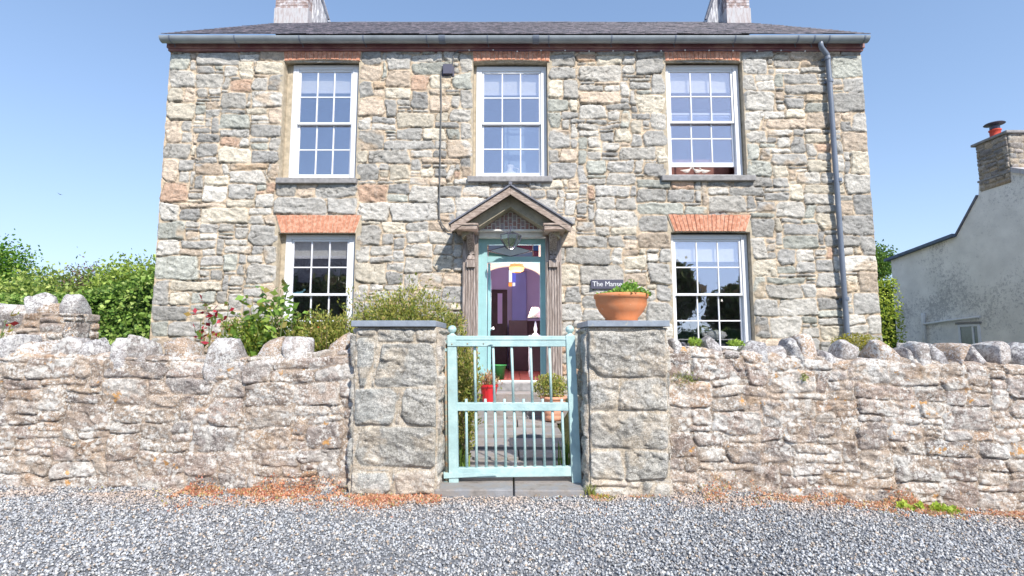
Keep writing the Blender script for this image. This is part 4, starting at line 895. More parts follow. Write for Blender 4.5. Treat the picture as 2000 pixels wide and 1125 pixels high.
st = MB().prism([(qq(868, 921).x, qq(868, 921).z), (qq(960, 921).x, qq(960, 921).z), (qq(972, 926).x, qq(972, 926).z), (qq(868, 932).x, qq(868, 932).z)][::-1], YQ-.05, YQ-.041, 'y').build('hinge_strap', M['gate'], gate, bevel=.002)
hp = MB().tube([qq(870.5, 664), qq(873, 946)], .014, 10).build('hinge_pole', M['rust'], gate, smooth=True)
for py in (668, 683, 925, 943):
    q = qq(871, py); MB().lathe([(.024, -.014), (.024, .014)], q, 12).box(q.x-.075 if py in (683, 943) else q.x, q.x+.01 if py in (683, 943) else q.x+.03, q.y-.012, q.y+.012, q.z-.011, q.z+.011).build('hinge_collar', M['gate'], gate)
q = qq(1130, 740); MB().tube([q+Vector((-.01, -.045, .06)), q+Vector((.02, -.045, .05)), q+Vector((.02, -.045, -.06))], .006, 6).box(q.x, q.x+.07, YQ-.05, YQ-.04, q.z-.02, q.z-.0).build('latch', M['rust'], gate)

# ------------------------------------------------------------------ planting
def leafmesh(name, pos, size, pal, wts, rng, parent, up=.3, asp=.45, dirs=None, fold=.25):
    n = len(pos)
    if dirs is None: d = rng.normal(size=(n, 3)); d[:, 2] += up*2
    else: d = dirs+rng.normal(size=(n, 3))*.55
    d /= np.linalg.norm(d, axis=1)[:, None]; s = np.cross(d, rng.normal(size=(n, 3))); s /= np.linalg.norm(s, axis=1)[:, None]; nn = np.cross(d, s)
    L = (size*rng.uniform(.55, 1.25, n))[:, None]; Wd = L*asp
    v = np.stack([pos, pos+d*L*.45+s*Wd*.5+nn*L*fold*.3, pos+d*L, pos+d*L*.45-s*Wd*.5+nn*L*fold*.3], 1)
    pal = np.array(pal); c = pal[rng.choice(len(pal), n, p=np.array(wts)/sum(wts))]*rng.uniform(.75, 1.3, (n, 1))
    F = np.arange(n*4).reshape(n, 4)
    return npmesh(name, v.reshape(-1, 3), F, M['leaf'], parent, np.repeat(c, 4, 0))
def shrub(name, base, c, r, ntw, lpt, size, pal, wts, label, cat, seed, group=None, tw=.6, asp=.42, stemr=.006, nst=14, flower=None, flat=.0, fname='foliage'):
    rng = np.random.RandomState(seed); c = np.array(c); r = np.array(r); base = Vector(base)
    o = empty(name, base, label, cat, group)
    u = rng.normal(size=(ntw, 3)); u /= np.linalg.norm(u, axis=1)[:, None]; rad = rng.rand(ntw)**.42*np.where(rng.rand(ntw) < .12, 1.28, 1)
    lump = .50+.95*vn3(u*2.6+seed, seed % 30); tip = c+u*r*(rad*lump)[:, None]
    dr = tip-(np.array(base)+np.array([0, 0, .0])); dr /= np.linalg.norm(dr, axis=1)[:, None]; dr = dr*.6+u*.4+np.array([0, 0, .35]); dr /= np.linalg.norm(dr, axis=1)[:, None]
    tl = tw*rng.uniform(.3, 1, ntw)*min(r)
    t = rng.rand(ntw, lpt); pos = tip[:, None]-dr[:, None]*(tl[:, None]*t)[..., None]+rng.normal(size=(ntw, lpt, 3))*size*.35
    leafmesh(fname, pos.reshape(-1, 3), size, pal, wts, rng, o, dirs=np.repeat(dr, lpt, 0), asp=asp)
    st = MB()
    for k in range(nst):
        e = Vector(tip[rng.randint(ntw)]); m_ = base.lerp(e, .5)+Vector(rng.normal(size=3)*.04*max(r)); b0 = base+Vector((rng.uniform(-.3, .3)*r[0]*.5, rng.uniform(-.3, .3)*r[1]*.5, 0))
        st.tube([b0, m_, e], [stemr*1.5, stemr, stemr*.5], 5)
    st.build('stem' if cat != 'tree' else 'limb', M['bark'], o)
    if flower:
        k = flower[2]; leafmesh('flower', tip[:k]+u[:k]*.01, flower[1], [flower[0]], [1], rng, o, asp=.9)
    return o
YGN = [(.36, .37, .08), (.48, .46, .12), (.22, .29, .06), (.50, .38, .16), (.12, .17, .04)]; YW_ = [5, 4, 4, 1.6, 2]
def ctr(px, py, Y): return tuple(P(px, py, Y))
def sh_at(name, px, py, Y, rx, ry, rz, *a, **k):
    c = P(px, py, Y); return shrub(name, (c.x, Y, float(gz_(c.x, Y))), (c.x, Y, c.z), (rx, ry, rz), *a, **k)
sh_at('shrub', 785, 632, 5.75, .62, .4, .44, 2300, 8, .036, YGN, YW_, 'dense yellow green small leaved shrub rising behind the left gate pillar', 'shrub', 1, 'small leaved shrubs behind the left garden wall', flower=((.75, .06, .03), .03, 14))
sh_at('shrub', 635, 662, 5.45, .50, .35, .32, 1600, 8, .036, YGN, YW_, 'low yellow green shrub behind the wall beneath the lower left window', 'shrub', 2, 'small leaved shrubs behind the left garden wall', flower=((.75, .06, .03), .03, 8))
sh_at('shrub', 498, 666, 5.4, .38, .3, .29, 1100, 8, .036, [(.14, .24, .04), (.26, .34, .05), (.36, .38, .07)], [3, 4, 2], 'low mid green shrub behind the wall beside the rose, left of the lower left window', 'shrub', 3, 'small leaved shrubs behind the left garden wall')
sh_at('shrub', 905, 770, 5.35, .17, .35, .66, 1200, 8, .036, YGN, YW_, 'tall narrow yellow green shrub beside the path seen through the gate', 'shrub', 4)
sh_at('shrub', 884, 628, 5.55, .14, .2, .12, 130, 6, .036, YGN, YW_, 'loose shrub sprays showing between left pillar cap and door pilaster', 'shrub', 5)
# strappy leaves at the path edge
def blades(name, base, n, L, spread, pal, label, cat, seed, w=.012, kind=None):
    rng = np.random.RandomState(seed); vs = []; fs = []; cs = []
    for k in range(n):
        a = rng.uniform(0, 6.28); l = L*rng.uniform(.5, 1.1); b = np.array(base)+np.array([rng.normal()*spread*.4, rng.normal()*spread*.3, 0]); out = np.array([math.cos(a), math.sin(a), 0]); sd_ = np.array([-out[1], out[0], 0])*w/2; c = np.array(pal[rng.randint(len(pal))])*rng.uniform(.8, 1.2); n0 = len(vs)
        for i, t in enumerate((0, .35, .7, 1)):
            p = b+out*spread*t**1.7*rng.uniform(.9, 1.1)+np.array([0, 0, l*(t-.35*t**3)]); ww = sd_*(1-t*.95); vs += [p-ww, p+ww]; cs += [c, c]
        fs += [(n0+2*i, n0+2*i+1, n0+2*i+3, n0+2*i+2) for i in range(3)]
    o = npmesh(name, np.array(vs), np.array(fs), M['leaf'], None, np.array(cs)); return tag(o, label, cat, kind=kind)
G2 = [(.18, .30, .05), (.30, .40, .08), (.12, .22, .05)]
c = P(903, 905, 5.1); blades('strappy_plant', (c.x-.03, 5.12, .03), 46, .5, .12, G2, 'clump of strappy green leaves at the path edge behind the gate hinge post', 'plant', 6, .02)
c = P(1109, 900, 5.2); blades('strappy_plant', (c.x+.02, 5.4, .05), 30, .42, .1, G2, 'green strappy leaves at the right path edge behind the gate latch post', 'plant', 7, .02)
# rose with larger leaves, and red young shoots
def rose(px, pyb, Y, stems, size, pal, wts, label, seed, name='rose_bush', step=.026):
    rng = np.random.RandomState(seed); b = P(px, pyb, Y); bz = float(gz_(b.x, Y)); o = empty(name, (b.x, Y, bz), label, 'rose'); st = MB(); pos = []; dirs = []
    for (tx, ty, dy) in stems:
        e = P(tx, ty, Y+dy); s = Vector((b.x+rng.uniform(-.1, .1), Y, bz)); m1 = s.lerp(e, .5)+Vector((rng.uniform(-.06, .06), 0, .08)); pts = [s, m1, e]
        st.tube(pts, [.009, .007, .003], 6)
        for t in np.arange(.42, 1.02, step):
            p = (m1.lerp(e, (t-.5)*2) if t > .5 else s.lerp(m1, t*2)); a = rng.uniform(0, 6.28); d = np.array([math.cos(a), math.sin(a)*.7, .25]); 
            for q in (0.03, .07, .11): pos.append(np.array(p)+d*q*.9+rng.normal(size=3)*.012); dirs.append(d)
    st.build('stem', nmat('rose_stem', (.15, .2, .08), .6), o); leafmesh('foliage', np.array(pos), size, pal, wts, rng, o, dirs=np.array(dirs), asp=.62); return o
rose(520, 690, 5.25, [(492, 590, 0), (520, 575, .1), (548, 566, 0), (556, 590, -.1), (500, 620, .1), (575, 600, 0), (470, 640, 0), (590, 628, .1), (535, 600, .2), (560, 572, .1)], .085, [(.2, .34, .06), (.34, .46, .10), (.12, .24, .05), (.42, .36, .10)], [4, 4, 3, 1], 'leafy rose with broad bright green leaves climbing in front of the lower left window', 8)
rose(420, 690, 5.2, [(392, 622, 0), (408, 600, .1), (418, 610, 0), (432, 620, 0), (396, 650, 0), (447, 600, .1)], .075, [(.42, .03, .05), (.5, .05, .08), (.2, .3, .06), (.45, .3, .08)], [5, 3, 3, 1], 'thin rose shoots with deep red young leaves against the house corner', 9, step=.06)
rose(-10, 690, 5.1, [(5, 640, 0), (25, 655, 0), (12, 625, 0), (40, 668, 0)], .07, [(.42, .05, .05), (.3, .36, .06), (.5, .34, .08)], [2, 4, 2], 'sparse rose shoots over the far left end of the garden wall', 10, step=.06)
# terracotta bowl on the right pillar
bc = P(1213, 600, 4.76); rim = P(1265, 600, 4.76).x-bc.x
bowl = empty('terracotta_bowl', (bc.x, 4.76, CT), 'wide terracotta bowl of leafy green plants on the right pillar cap', 'plant bowl')
zt = P(1213, 575, 4.76).z-CT
MB().lathe([(.135, 0), (.15, .012), (.148, .03), (.20, .09), (.232, .15), (rim-.012, zt-.045), (rim, zt-.04), (rim+.004, zt-.004), (rim-.014, zt), (rim-.03, zt-.01), (.19, .12), (.0, .11)], (bc.x, 4.76, CT+.0005), 48).build('bowl', M['terra'], bowl, smooth=True)
MB().lathe([(0, zt-.02), (rim-.026, zt-.03)], (bc.x, 4.76, CT), 32).build('soil', M['soil'], bowl)
rng = np.random.RandomState(12); n = 900; a = rng.rand(n)*6.28; rr2 = rng.rand(n)**.6*rim*1.0; hg = (1-(rr2/rim)**2)*(.075+.075*np.clip(rr2*np.cos(a)/rim, -1, 1))*(.6+.7*rng.rand(n)); hg += .06*np.exp(-((rr2*np.cos(a)-.07)/.06)**2)*rng.rand(n)
pos = np.stack([bc.x+.02+rr2*np.cos(a), 4.76+rr2*np.sin(a), CT+zt-.012+hg*rng.rand(n)**.5], -1)
leafmesh('foliage', pos, .035, [(.22, .40, .06), (.34, .52, .10), (.12, .28, .05), (.42, .5, .14)], [4, 3, 3, 1], rng, bowl, up=.4, asp=.75)
# red pot of dried plants and ringed terracotta pot on the steps
rp = P(955, 768, 7.95); pz0 = .331
q = empty('red_pot', (rp.x, 7.93, pz0), 'glossy red fluted pot with a dried brown plant on the step left of the door', 'plant pot')
n = 28; vs = []; fs = []; prof = [(.085, 0), (.125, .27), (.145, .29), (.145, .325), (.125, .325), (.115, .28), (0, .27)]
for r_, z_ in prof:
    for k in range(n): an = 2*math.pi*k/n; f_ = r_*(1+(.03 if k % 2 and z_ < .28 else 0)); vs.append((rp.x+f_*math.cos(an), 7.93+f_*math.sin(an), pz0+z_))
for i in range(len(prof)-1):
    for k in range(n): fs.append((i*n+k, i*n+(k+1) % n, (i+1)*n+(k+1) % n, (i+1)*n+k))
MB().add(vs, fs).build('pot', M['red'], q)
rng = np.random.RandomState(14); n = 420; pos = np.array([rp.x, 7.93, pz0+.30])+rng.normal(size=(n, 3))*np.array([.07, .07, .06])+np.array([0, 0, .06])
leafmesh('foliage', pos, .06, [(.36, .2, .12), (.5, .36, .22), (.25, .3, .08), (.55, .2, .08)], [4, 3, 1, 1], rng, q, up=.8, asp=.4)
tp_ = P(1081, 806, 7.4); zt0 = float(.055+.16*(7.4-5.16)/2.5)
q = empty('ringed_pot', (tp_.x, 7.4, zt0), 'ringed pale terracotta pot with a bushy yellow green plant beside the door steps', 'plant pot')
pf = [(.13, 0)]; pf += [(.14+.045*t+(.012 if k % 3 == 1 else 0), .02+.27*t) for k, t in enumerate(np.linspace(0, 1, 13))]; pf += [(.205, .30), (.205, .335), (.18, .335), (.17, .29), (0, .28)]
MB().lathe([(a*.93, b) for a, b in pf], (tp_.x, 7.4, zt0), 32).build('pot', M['terra2'], q, smooth=True)
rng = np.random.RandomState(15); n = 1500; u = rng.normal(size=(n, 3)); u /= np.linalg.norm(u, axis=1)[:, None]
pos = np.array([tp_.x-.03, 7.4, zt0+.47])+u*(rng.rand(n)**.4)[:, None]*np.array([.27, .24, .19])*(.7+.5*vn3(u*2, 5))[:, None]
leafmesh('foliage', pos, .045, YGN, YW_, rng, q, up=.6)
# tufts on and in the walls
def tuft(px, py, Y, rx, rz, n, size, pal, wts, label, seed, name='wall_tuft', cat='plant', ry=.08, asp=.6):
    rng = np.random.RandomState(seed); c = P(px, py, Y); u = rng.normal(size=(n, 3)); u /= np.linalg.norm(u, axis=1)[:, None]
    pos = np.array(c)+u*(rng.rand(n)**.4)[:, None]*np.array([rx, ry, rz])*(.7+.5*vn3(u*2.2+seed, seed % 30))[:, None]
    return tag(leafmesh(name, pos, size, pal, wts, rng, None, asp=asp), label, cat)
LM = [(.34, .5, .08), (.45, .58, .12), (.22, .36, .05)]
tuft(1357, 669, 4.8, .065, .04, 300, .026, LM, [4, 3, 2], 'small lime green tuft on the right wall, nearer the pillar', 20)
tuft(1437, 671, 4.8, .075, .035, 300, .026, LM, [4, 3, 2], 'small lime green tuft on the right wall under the lower right window frame', 21)
tuft(1338, 738, 4.60, .15, .075, 360, .022, [(.25, .32, .08), (.38, .42, .14), (.4, .36, .16)], [3, 3, 2], 'green plant growing out of a joint beside the right gate pillar', 22, ry=.04, asp=.35)
tuft(1570, 738, 4.60, .03, .05, 60, .022, [(.25, .32, .08), (.38, .42, .14)], [3, 3], 'tiny sprig rooted in a joint under the tall coping stone of the right wall', 23, ry=.03)
tuft(1672, 668, 5.3, .26, .10, 1800, .02, [(.40, .36, .05), (.48, .42, .07), (.28, .28, .04)], [4, 3, 3], 'rounded ochre green cushion bush behind the right wall', 24, 'cushion_bush', 'bush', .16, .6)
tuft(1697, 690, 4.95, .075, .12, 700, .02, [(.40, .36, .05), (.48, .42, .07), (.28, .28, .04)], [4, 3, 3], 'ochre moss hanging in a notch between right wall coping stones', 25, 'moss_clump', 'moss', .08)
for i, (px, py, s, nn_) in enumerate([(1840, 1003, .14, 420), (1767, 997, .08, 160), (1800, 1001, .05, 80)]):
    lb_ = ['largest lime green weed at the foot of the right wall', 'small lime weed, the leftmost of the three at the foot of the right wall', 'tiny lime weed between two bigger ones at the foot of the right wall'][i]
    tuft(px, py, 4.44, s, .065, nn_, .04, [(.45, .58, .08), (.55, .66, .14), (.3, .42, .06)], [4, 3, 2], lb_, 30+i, 'weed', 'weed', s*.5, .75)
tuft(628, 998, 4.3, .03, .02, 40, .03, LM, [4, 3, 2], 'single small green weed in the gravel left of the left pillar', 33, 'weed', 'weed', .03)
tuft(1410, 1010, 4.1, .05, .012, 40, .03, LM, [4, 3, 2], 'small flat green weed in the gravel in front of the right wall', 34, 'weed', 'weed', .03)
c = P(1150, 960, 4.55); blades('grass_tuft', (c.x, 4.47, .02), 40, .14, .05, [(.35, .45, .1), (.5, .5, .15), (.3, .35, .08)], 'grass tuft at the foot of the right gate pillar by the slab', 'grass tuft', 40, .008)
tuft(1180, 974, 4.42, .11, .03, 260, .022, [(.55, .48, .12), (.45, .45, .1), (.5, .32, .12)], [3, 3, 1], 'yellowish creeping weed at the foot of the right gate pillar', 41, 'weed', 'weed', .05)
# orange stonecrop along the foot of the walls
rng = np.random.RandomState(50)
def crop(n, x0, x1, spread, seed, dens):
    r = np.random.RandomState(seed); xs = r.uniform(x0, x1, n*3); ys = 4.57-np.abs(r.normal(size=n*3))*spread; k = fbm(xs*2.0, ys*2, seed, 2)*.45+fbm(xs*11, ys*14, seed+3, 3)*.55+r.rand(n*3)*.40-(4.57-ys)*.55 > dens+.12; xs = xs[k][:n]; ys = ys[k][:n]
    zs = gz_(xs, ys)+.012+np.clip(.16-(4.6-ys)*1.2, 0, .16)*r.rand(len(xs))*sstep(.35, .75, fbm(xs*3, xs*0, 8, 2))*1.3
    return np.stack([xs, ys, zs], -1)
xa, xb = P(360, 960, 4.55).x, P(870, 960, 4.5).x
pos = crop(8500, xa, xb-.02, .24, 51, .58); pos = pos[~((pos[:, 0] > -1.43) & (pos[:, 1] > 4.47))]
CP_ = [(.70, .34, .19), (.74, .45, .28), (.55, .20, .14), (.52, .46, .20), (.74, .56, .43)]; CW = [4, 4, 2, 1, 2]
tag(leafmesh('stonecrop', pos, .022, CP_, CW, rng, None, asp=.6, up=.5), 'orange red stonecrop spreading over gravel at the foot of the left wall', 'ground cover', kind='stuff')
xa, xb = P(1150, 960, 4.55).x, P(2030, 995, 4.5).x
pos = crop(13000, xa, xb, .24, 57, .60); pos = pos[~((pos[:, 0] < 1.40) & (pos[:, 1] > 4.47))]
tag(leafmesh('stonecrop', pos, .02, CP_, [4, 4, 1, 2, 3], rng, None, asp=.6, up=.5), 'thin orange stonecrop scattered along the foot of the right wall', 'ground cover', kind='stuff')
pos = crop(3600, -3.6, 4.4, .5, 59, .74); pos = pos[~((abs(pos[:, 0]) < 1.45) & (pos[:, 1] > 4.47))]
tag(leafmesh('fallen_petals', pos, .02, [(.5, .25, .15), (.45, .42, .16), (.5, .35, .22)], [2, 2, 2], rng, None, asp=.6, up=.5), 'sparse russet and olive scraps of moss strewn among the gravel', 'ground cover', kind='stuff')

# hedges and trees beside the house
IV = [(.17, .30, .06), (.30, .46, .10), (.44, .56, .16), (.10, .19, .04)]
def hedge(name, x0, x1, y0, y1, ztopf, n, size, pal, wts, label, seed, cat='hedge', z0=.2):
    rng = np.random.RandomState(seed); o = empty(name, ((x0+x1)/2, (y0+y1)/2, z0), label, cat)
    x = rng.uniform(x0, x1, n); t = rng.rand(n); zt = ztopf(x)+.22*(fbm(x*1.6, x*0+seed, seed, 3)-.5)
    top = rng.rand(n) < .35; z = np.where(top, zt+rng.normal(size=n)*.05, z0+(zt-z0)*rng.rand(n)); b = fbm(x*1.5, z*1.5, seed+2, 4)
    y = np.where(top, rng.uniform(y0, y1, n), y0+.5*(b-.5)+rng.rand(n)**2*.25)
    d = np.stack([rng.normal(size=n)*.5, -1+rng.normal(size=n)*.4, rng.normal(size=n)*.5-.1], -1)
    leafmesh('foliage', np.stack([x, y, z], -1), size, pal, wts, rng, o, dirs=d*np.array([1, .3, 1]), asp=.8)
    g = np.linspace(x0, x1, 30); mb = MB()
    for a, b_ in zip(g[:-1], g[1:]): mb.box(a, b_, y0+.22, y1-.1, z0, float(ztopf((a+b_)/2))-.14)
    mb.build('shade_core', nmat('hedge_shade', (.03, .07, .015), .9, 6, .5, 1, 12, bdist=.2), o); return o  # solid core, the shade inside the hedge put into its dark green
Yh = 10.2
zf = topz([(-300, 560), (0, 580), (100, 578), (150, 575), (220, 560), (300, 535)], Yh)
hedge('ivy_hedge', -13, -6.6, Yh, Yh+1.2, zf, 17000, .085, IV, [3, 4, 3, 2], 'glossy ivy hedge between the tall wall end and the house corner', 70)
def tree(px, py, Y, rx, ry, rz, n, size, pal, wts, label, seed, trunk=.12, group='trees and bushes beyond the left garden', name='tree', lp_=8, asp=.6, tw=.5):
    c = P(px, py, Y); rng = np.random.RandomState(seed); base = Vector((c.x, Y, .2)); o = empty(name, base, label, 'tree', group)
    u = rng.normal(size=(n, 3)); u /= np.linalg.norm(u, axis=1)[:, None]; rad = rng.rand(n)**.4; lump = .55+.9*vn3(u*2.6+seed, seed % 30)
    tip = np.array(c)+u*np.array([rx, ry, rz])*(rad*lump)[:, None]
    pos = tip[:, None]+rng.normal(size=(n, lp_, 3))*size*1.6
    leafmesh('crown', pos.reshape(-1, 3), size, pal, wts, rng, o, asp=asp)
    t = MB().tube([base, base.lerp(c, .45)+Vector((.1, 0, 0)), c-Vector((0, 0, rz*.1))], [trunk, trunk*.75, trunk*.4], 8)
    for k in range(16):
        e = Vector(tip[rng.randint(n)]); s = base.lerp(c, rng.uniform(.5, .95)); t.tube([s, s.lerp(e, .5)+Vector((0, 0, .08)), e], [trunk*.35, trunk*.2, trunk*.07], 5)
    t.build('trunk', M['bark'], o); return o
TG = [(.24, .35, .07), (.40, .50, .12), (.50, .56, .17), (.10, .18, .04)]
tree(-25, 540, 14, .95, .8, .95, 1100, .10, [(.08, .20, .03), (.16, .32, .04), (.28, .42, .06)], [3, 4, 2], 'tall dark green tree at the far left edge behind the return wall', 80)
tree(118, 583, 13, 1.2, .8, .65, 800, .10, TG, [3, 4, 2, 2], 'bushy mid green tree left of the bare topped thorn', 81)
tree(172, 556, 12.6, .6, .5, .55, 230, .06, [(.16, .13, .10), (.22, .26, .08), (.25, .16, .14)], [3, 3, 2], 'brownish half bare thorn tree above the ivy hedge', 82, trunk=.07, lp_=6)
tree(262, 575, 12.2, .95, .7, .72, 1000, .10, [(.30, .42, .08), (.44, .54, .13), (.18, .28, .05)], [4, 4, 2], 'bright yellow green tree rising beside the house corner', 83)
tree(30, 600, 11.8, 1.5, .8, .5, 900, .10, TG, [3, 4, 2, 2], 'spreading bright green bush low behind the return wall', 84)
# right side
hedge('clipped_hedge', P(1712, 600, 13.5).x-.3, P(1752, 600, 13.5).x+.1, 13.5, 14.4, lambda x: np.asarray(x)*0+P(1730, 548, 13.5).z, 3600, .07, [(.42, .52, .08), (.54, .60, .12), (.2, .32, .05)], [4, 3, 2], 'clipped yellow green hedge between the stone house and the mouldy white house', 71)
tree(1708, 518, 19, .62, .7, .62, 700, .1, [(.12, .24, .04), (.22, .34, .05), (.07, .15, .03)], [4, 3, 2], 'dark green tree showing between the two houses', 85, group=None)

# ------------------------------------------------------------------ the neighbour's house
XN = 11.65
nb = empty('rendered_house', (XN, 13, 0), 'mouldy white rendered house with a stone chimney at the right edge', 'house')
def n2(px, py): p = PX(px, py, XN); return (p.y, p.z)
c1 = n2(1740, 506); c2_ = n2(1868, 462); c3 = n2(1911, 382); c4 = n2(1912, 352)
yn = 7.6
pts = [(c1[0], -.3), c1, c2_, c3, (c4[0], 5.3), (11.55, 5.3), (yn, 3.3), (yn, -.3)]
MB().prism(pts, XN, XN+6, 'x').build('gable_wall', M['render'], nb)
y_a, z_a = c1; y_b, z_b = c2_
MB().prism([(y_a+.15, z_a-.06), (y_a+.15, z_a+.02), (y_b, z_b+.08), (y_b, z_b-.0)], XN-.12, XN+6, 'x').build('lean_to_roof', nmat('blue_grey_felt', (.12, .16, .24), .6), nb, bevel=.005)
MB().prism([(c2_[0]+.02, c2_[1]), (c2_[0]+.03, c2_[1]+.05), (c3[0]+.04, c3[1]+.03), (c3[0], c3[1])], XN-.03, XN+6, 'x').build('roof', M['slate'], nb)
MB().prism([(11.56, 5.22), (11.56, 5.34), (yn-.2, 3.32), (yn-.2, 3.2)], XN-.05, XN+6, 'x').build('front_roof', M['flash'], nb)
cy0, cy1 = 11.6, 12.42; zc0 = 5.0; zc1 = PX(1965, 262, XN).z
NP = [(.30, .27, .25), (.38, .33, .28), (.24, .23, .23), (.42, .34, .26)]
chm = sheet_box('chimney', XN-.01, XN+1.0, cy0, cy1, zc0, zc1, 91, nb, M['house'], [(2, .2, .4, .14, .2), (1, .15, .25, .1, .15)], NP, [3, 3, 2, 3], (.42, .36, .28), d=.02, relief=.02, rough=.012)
MB().box(XN-.08, XN+1.07, cy0-.07, cy1+.07, zc1, zc1+.07).build('chimney_capping', M['sill'], nb, bevel=.02)
MB().box(XN-.03, XN+1.03, cy0-.03, cy1+.03, zc0+.24, zc0+.29).build('chimney_string', M['sill'], nb, bevel=.01)
pc = PX(1950, 250, XN+.25); pc = Vector((XN+.22, (cy0+cy1)/2+.1, zc1+.07))
MB().lathe([(.13, 0), (.125, .04), (.105, .06), (.11, .2), (.125, .21), (.125, .235), (.10, .24), (.09, .2)], pc, 20).build('chimney_pot', nmat('red_pot', (.62, .08, .05), .7), nb, smooth=True)
MB().lathe([(.085, .24), (.10, .26), (.10, .32), (.06, .33), (.06, .36), (.21, .38), (.19, .40), (.0, .41)], pc, 20).build('cowl', M['plastic'], nb)
a = n2(1872, 634); b = n2(1918, 676)
y0_, y1_ = b[0], a[0]; zt_, zb_ = a[1], a[1]-.75
MB().box(XN-.03, XN+.02, y0_, y0_+.06, zb_, zt_).box(XN-.03, XN+.02, y1_-.06, y1_, zb_, zt_).box(XN-.03, XN+.02, y0_+.06, y1_-.06, zt_-.06, zt_).box(XN-.028, XN+.02, (y0_+y1_)/2-.14, (y0_+y1_)/2-.09, zb_, zt_-.06).build('window', M['white'], nb, bevel=.004)
MB().box(XN-.012, XN+.01, y0_+.05, y1_-.05, zb_, zt_-.05).build('pane', nmat('dark_glass', (.12, .16, .14), .1, spec=.8, bump=0), nb)
MB().box(XN-.04, XN+.02, y0_-.05, y1_+.05, zt_+.002, zt_+.06).build('window_hood', M['sill'], nb)
q1 = PX(1803, 633, XN-.06); q2 = PX(1911, 619, XN-.06); q3 = PX(1803, 612, XN-.06); q4 = PX(1806, 690, XN-.06)
MB().tube([q2, q1], .03, 10).tube([q3, q1, q1-Vector((0, 0, .12)), q4], .045, 10).build('waste_pipe', M['plaster'], nb, smooth=True)

# ------------------------------------------------------------------ ornaments
def bird(name, c, s, mat, label, cat='ornament', face=1, beak=True, group=None, legs=True, mats=None):
    c = Vector(c); o = empty(name, c, label, cat, group); lh = .32*s if legs else 0
    b = MB(); ring = [(-.62, .10, .02), (-.45, .08, .06), (-.2, .03, .15), (.05, 0, .2), (.25, .05, .19), (.38, .16, .12), (.42, .26, .10), (.46, .33, .115), (.54, .34, .09), (.6, .33, .04)]
    vs = []; fs = []; n = 10
    for x, z, r in ring:
        for k in range(n): q = 2*math.pi*k/n; vs.append(c+Vector((face*(x*s+0), r*s*.75*math.cos(q), lh+(z+.15)*s+r*s*math.sin(q))))
    for i in range(len(ring)-1):
        for k in range(n): fs.append((i*n+k, i*n+(k+1) % n, (i+1)*n+(k+1) % n, (i+1)*n+k))
    fs += [tuple(range(n)), tuple(range((len(ring)-1)*n, len(ring)*n))]
    b.add(vs, fs).build('body', mat, o, smooth=True)
    if beak: MB().tube([c+Vector((face*.58*s, 0, lh+.48*s)), c+Vector((face*.82*s, 0, lh+.45*s))], [.03*s, .006*s], 6).build('beak', M['dark'], o)
    if legs:
        for d in (-.05, .05): MB().tube([c+Vector((face*.05*s, d*s, lh+.03*s)), c+Vector((face*(.05+d)*s, d*s, 0))], .016*s, 5).build('leg', M['dark'], o)
    return o
M['carved'] = nmat('carved_wood', (.70, .62, .55), .6, 12, .3, .1, 60)
MB().box(UR[0]+.05, UR[1]-.05, YW+.45, YW+.47, UR[2]-.2, UR[2]+.5).build('added_backing', nmat('dusky_panel', (.42, .20, .17), .8), house)  # panel added close behind the sash so the gap shows sunlit pink
zs_ = UR[2]+.062
for i, (px, f, lb_) in enumerate([(1340, 1, 'pale carved wading bird, leftmost of three on the open upper right window sill'), (1363, -1, 'pale carved wading bird, middle of three on the open upper right window sill'), (1377, -1, 'pale carved wading bird, rightmost of three on the open upper right window sill')]):
    p = P(px, 343, YW+.06); bird('bird_ornament', (p.x, YW+.04+.012*i, zs_), .165, M['carved'], lb_, 'ornament', f, group='carved birds on the upper right window sill')
p = P(583, 574, YW+.2); zml = LL[2]+.06+(LL[3]-LL[2]-.145)/2
bo = bird('bird_ornament', (p.x, YW+.2, p.z-.03), .2, M['blue'], 'small turquoise bird ornament inside the lower left window', 'ornament', 1, legs=False)
# a shelf-like window board the ornaments stand on
def board(z, x0, x1, y0=YW+.15, y1=YW+.45, name='window_board'): MB().box(x0, x1, y0, y1, z-.02, z-.001).build(name, M['white'], house, bevel=.004)
board(p.z-.03, LL[0]+.05, LL[0]+.35, YW+.13, YW+.3, 'window_bracket')
# jug in the middle window
jp = P(996, 343, YW+.25); zj = UM[2]+.035
jg = empty('water_jug', (jp.x, YW+.25, zj), 'squat pale blue white jug standing inside the upper middle window', 'jug'); board(zj, UM[0], UM[1], YW+.15, YW+.5)
MB().lathe([(.08, 0), (.13, .03), (.145, .1), (.13, .16), (.07, .19), (.05, .22), (.055, .27), (.075, .30), (.06, .30), (.04, .22)], (jp.x, YW+.27, zj), 24).build('jug', M['ceramic'], jg, smooth=True)
MB().tube([(jp.x+.06, YW+.27, zj+.27), (jp.x+.15, YW+.27, zj+.25), (jp.x+.14, YW+.27, zj+.15)], .012, 8).build('handle', M['ceramic'], jg, smooth=True)
a = P(985, 245, YW+.5); b = P(1050, 300, YW+.5)
mr_ = empty('dressing_mirror', ((a.x+b.x)/2, YW+.55, zj), 'back of a pale panelled dressing mirror behind the jug', 'mirror')
MB().box(a.x, a.x+.1, YW+.5, YW+.53, zj, a.z).box(b.x, b.x+.1, YW+.5, YW+.53, zj, a.z).box(a.x+.1, b.x, YW+.5, YW+.53, a.z-.08, a.z).box(a.x+.1, b.x, YW+.512, YW+.525, zj, a.z-.08).build('panel', nmat('pale_blue_panel', (.26, .36, .46), .6, 3, .1, .05, 30), mr_, bevel=.005)
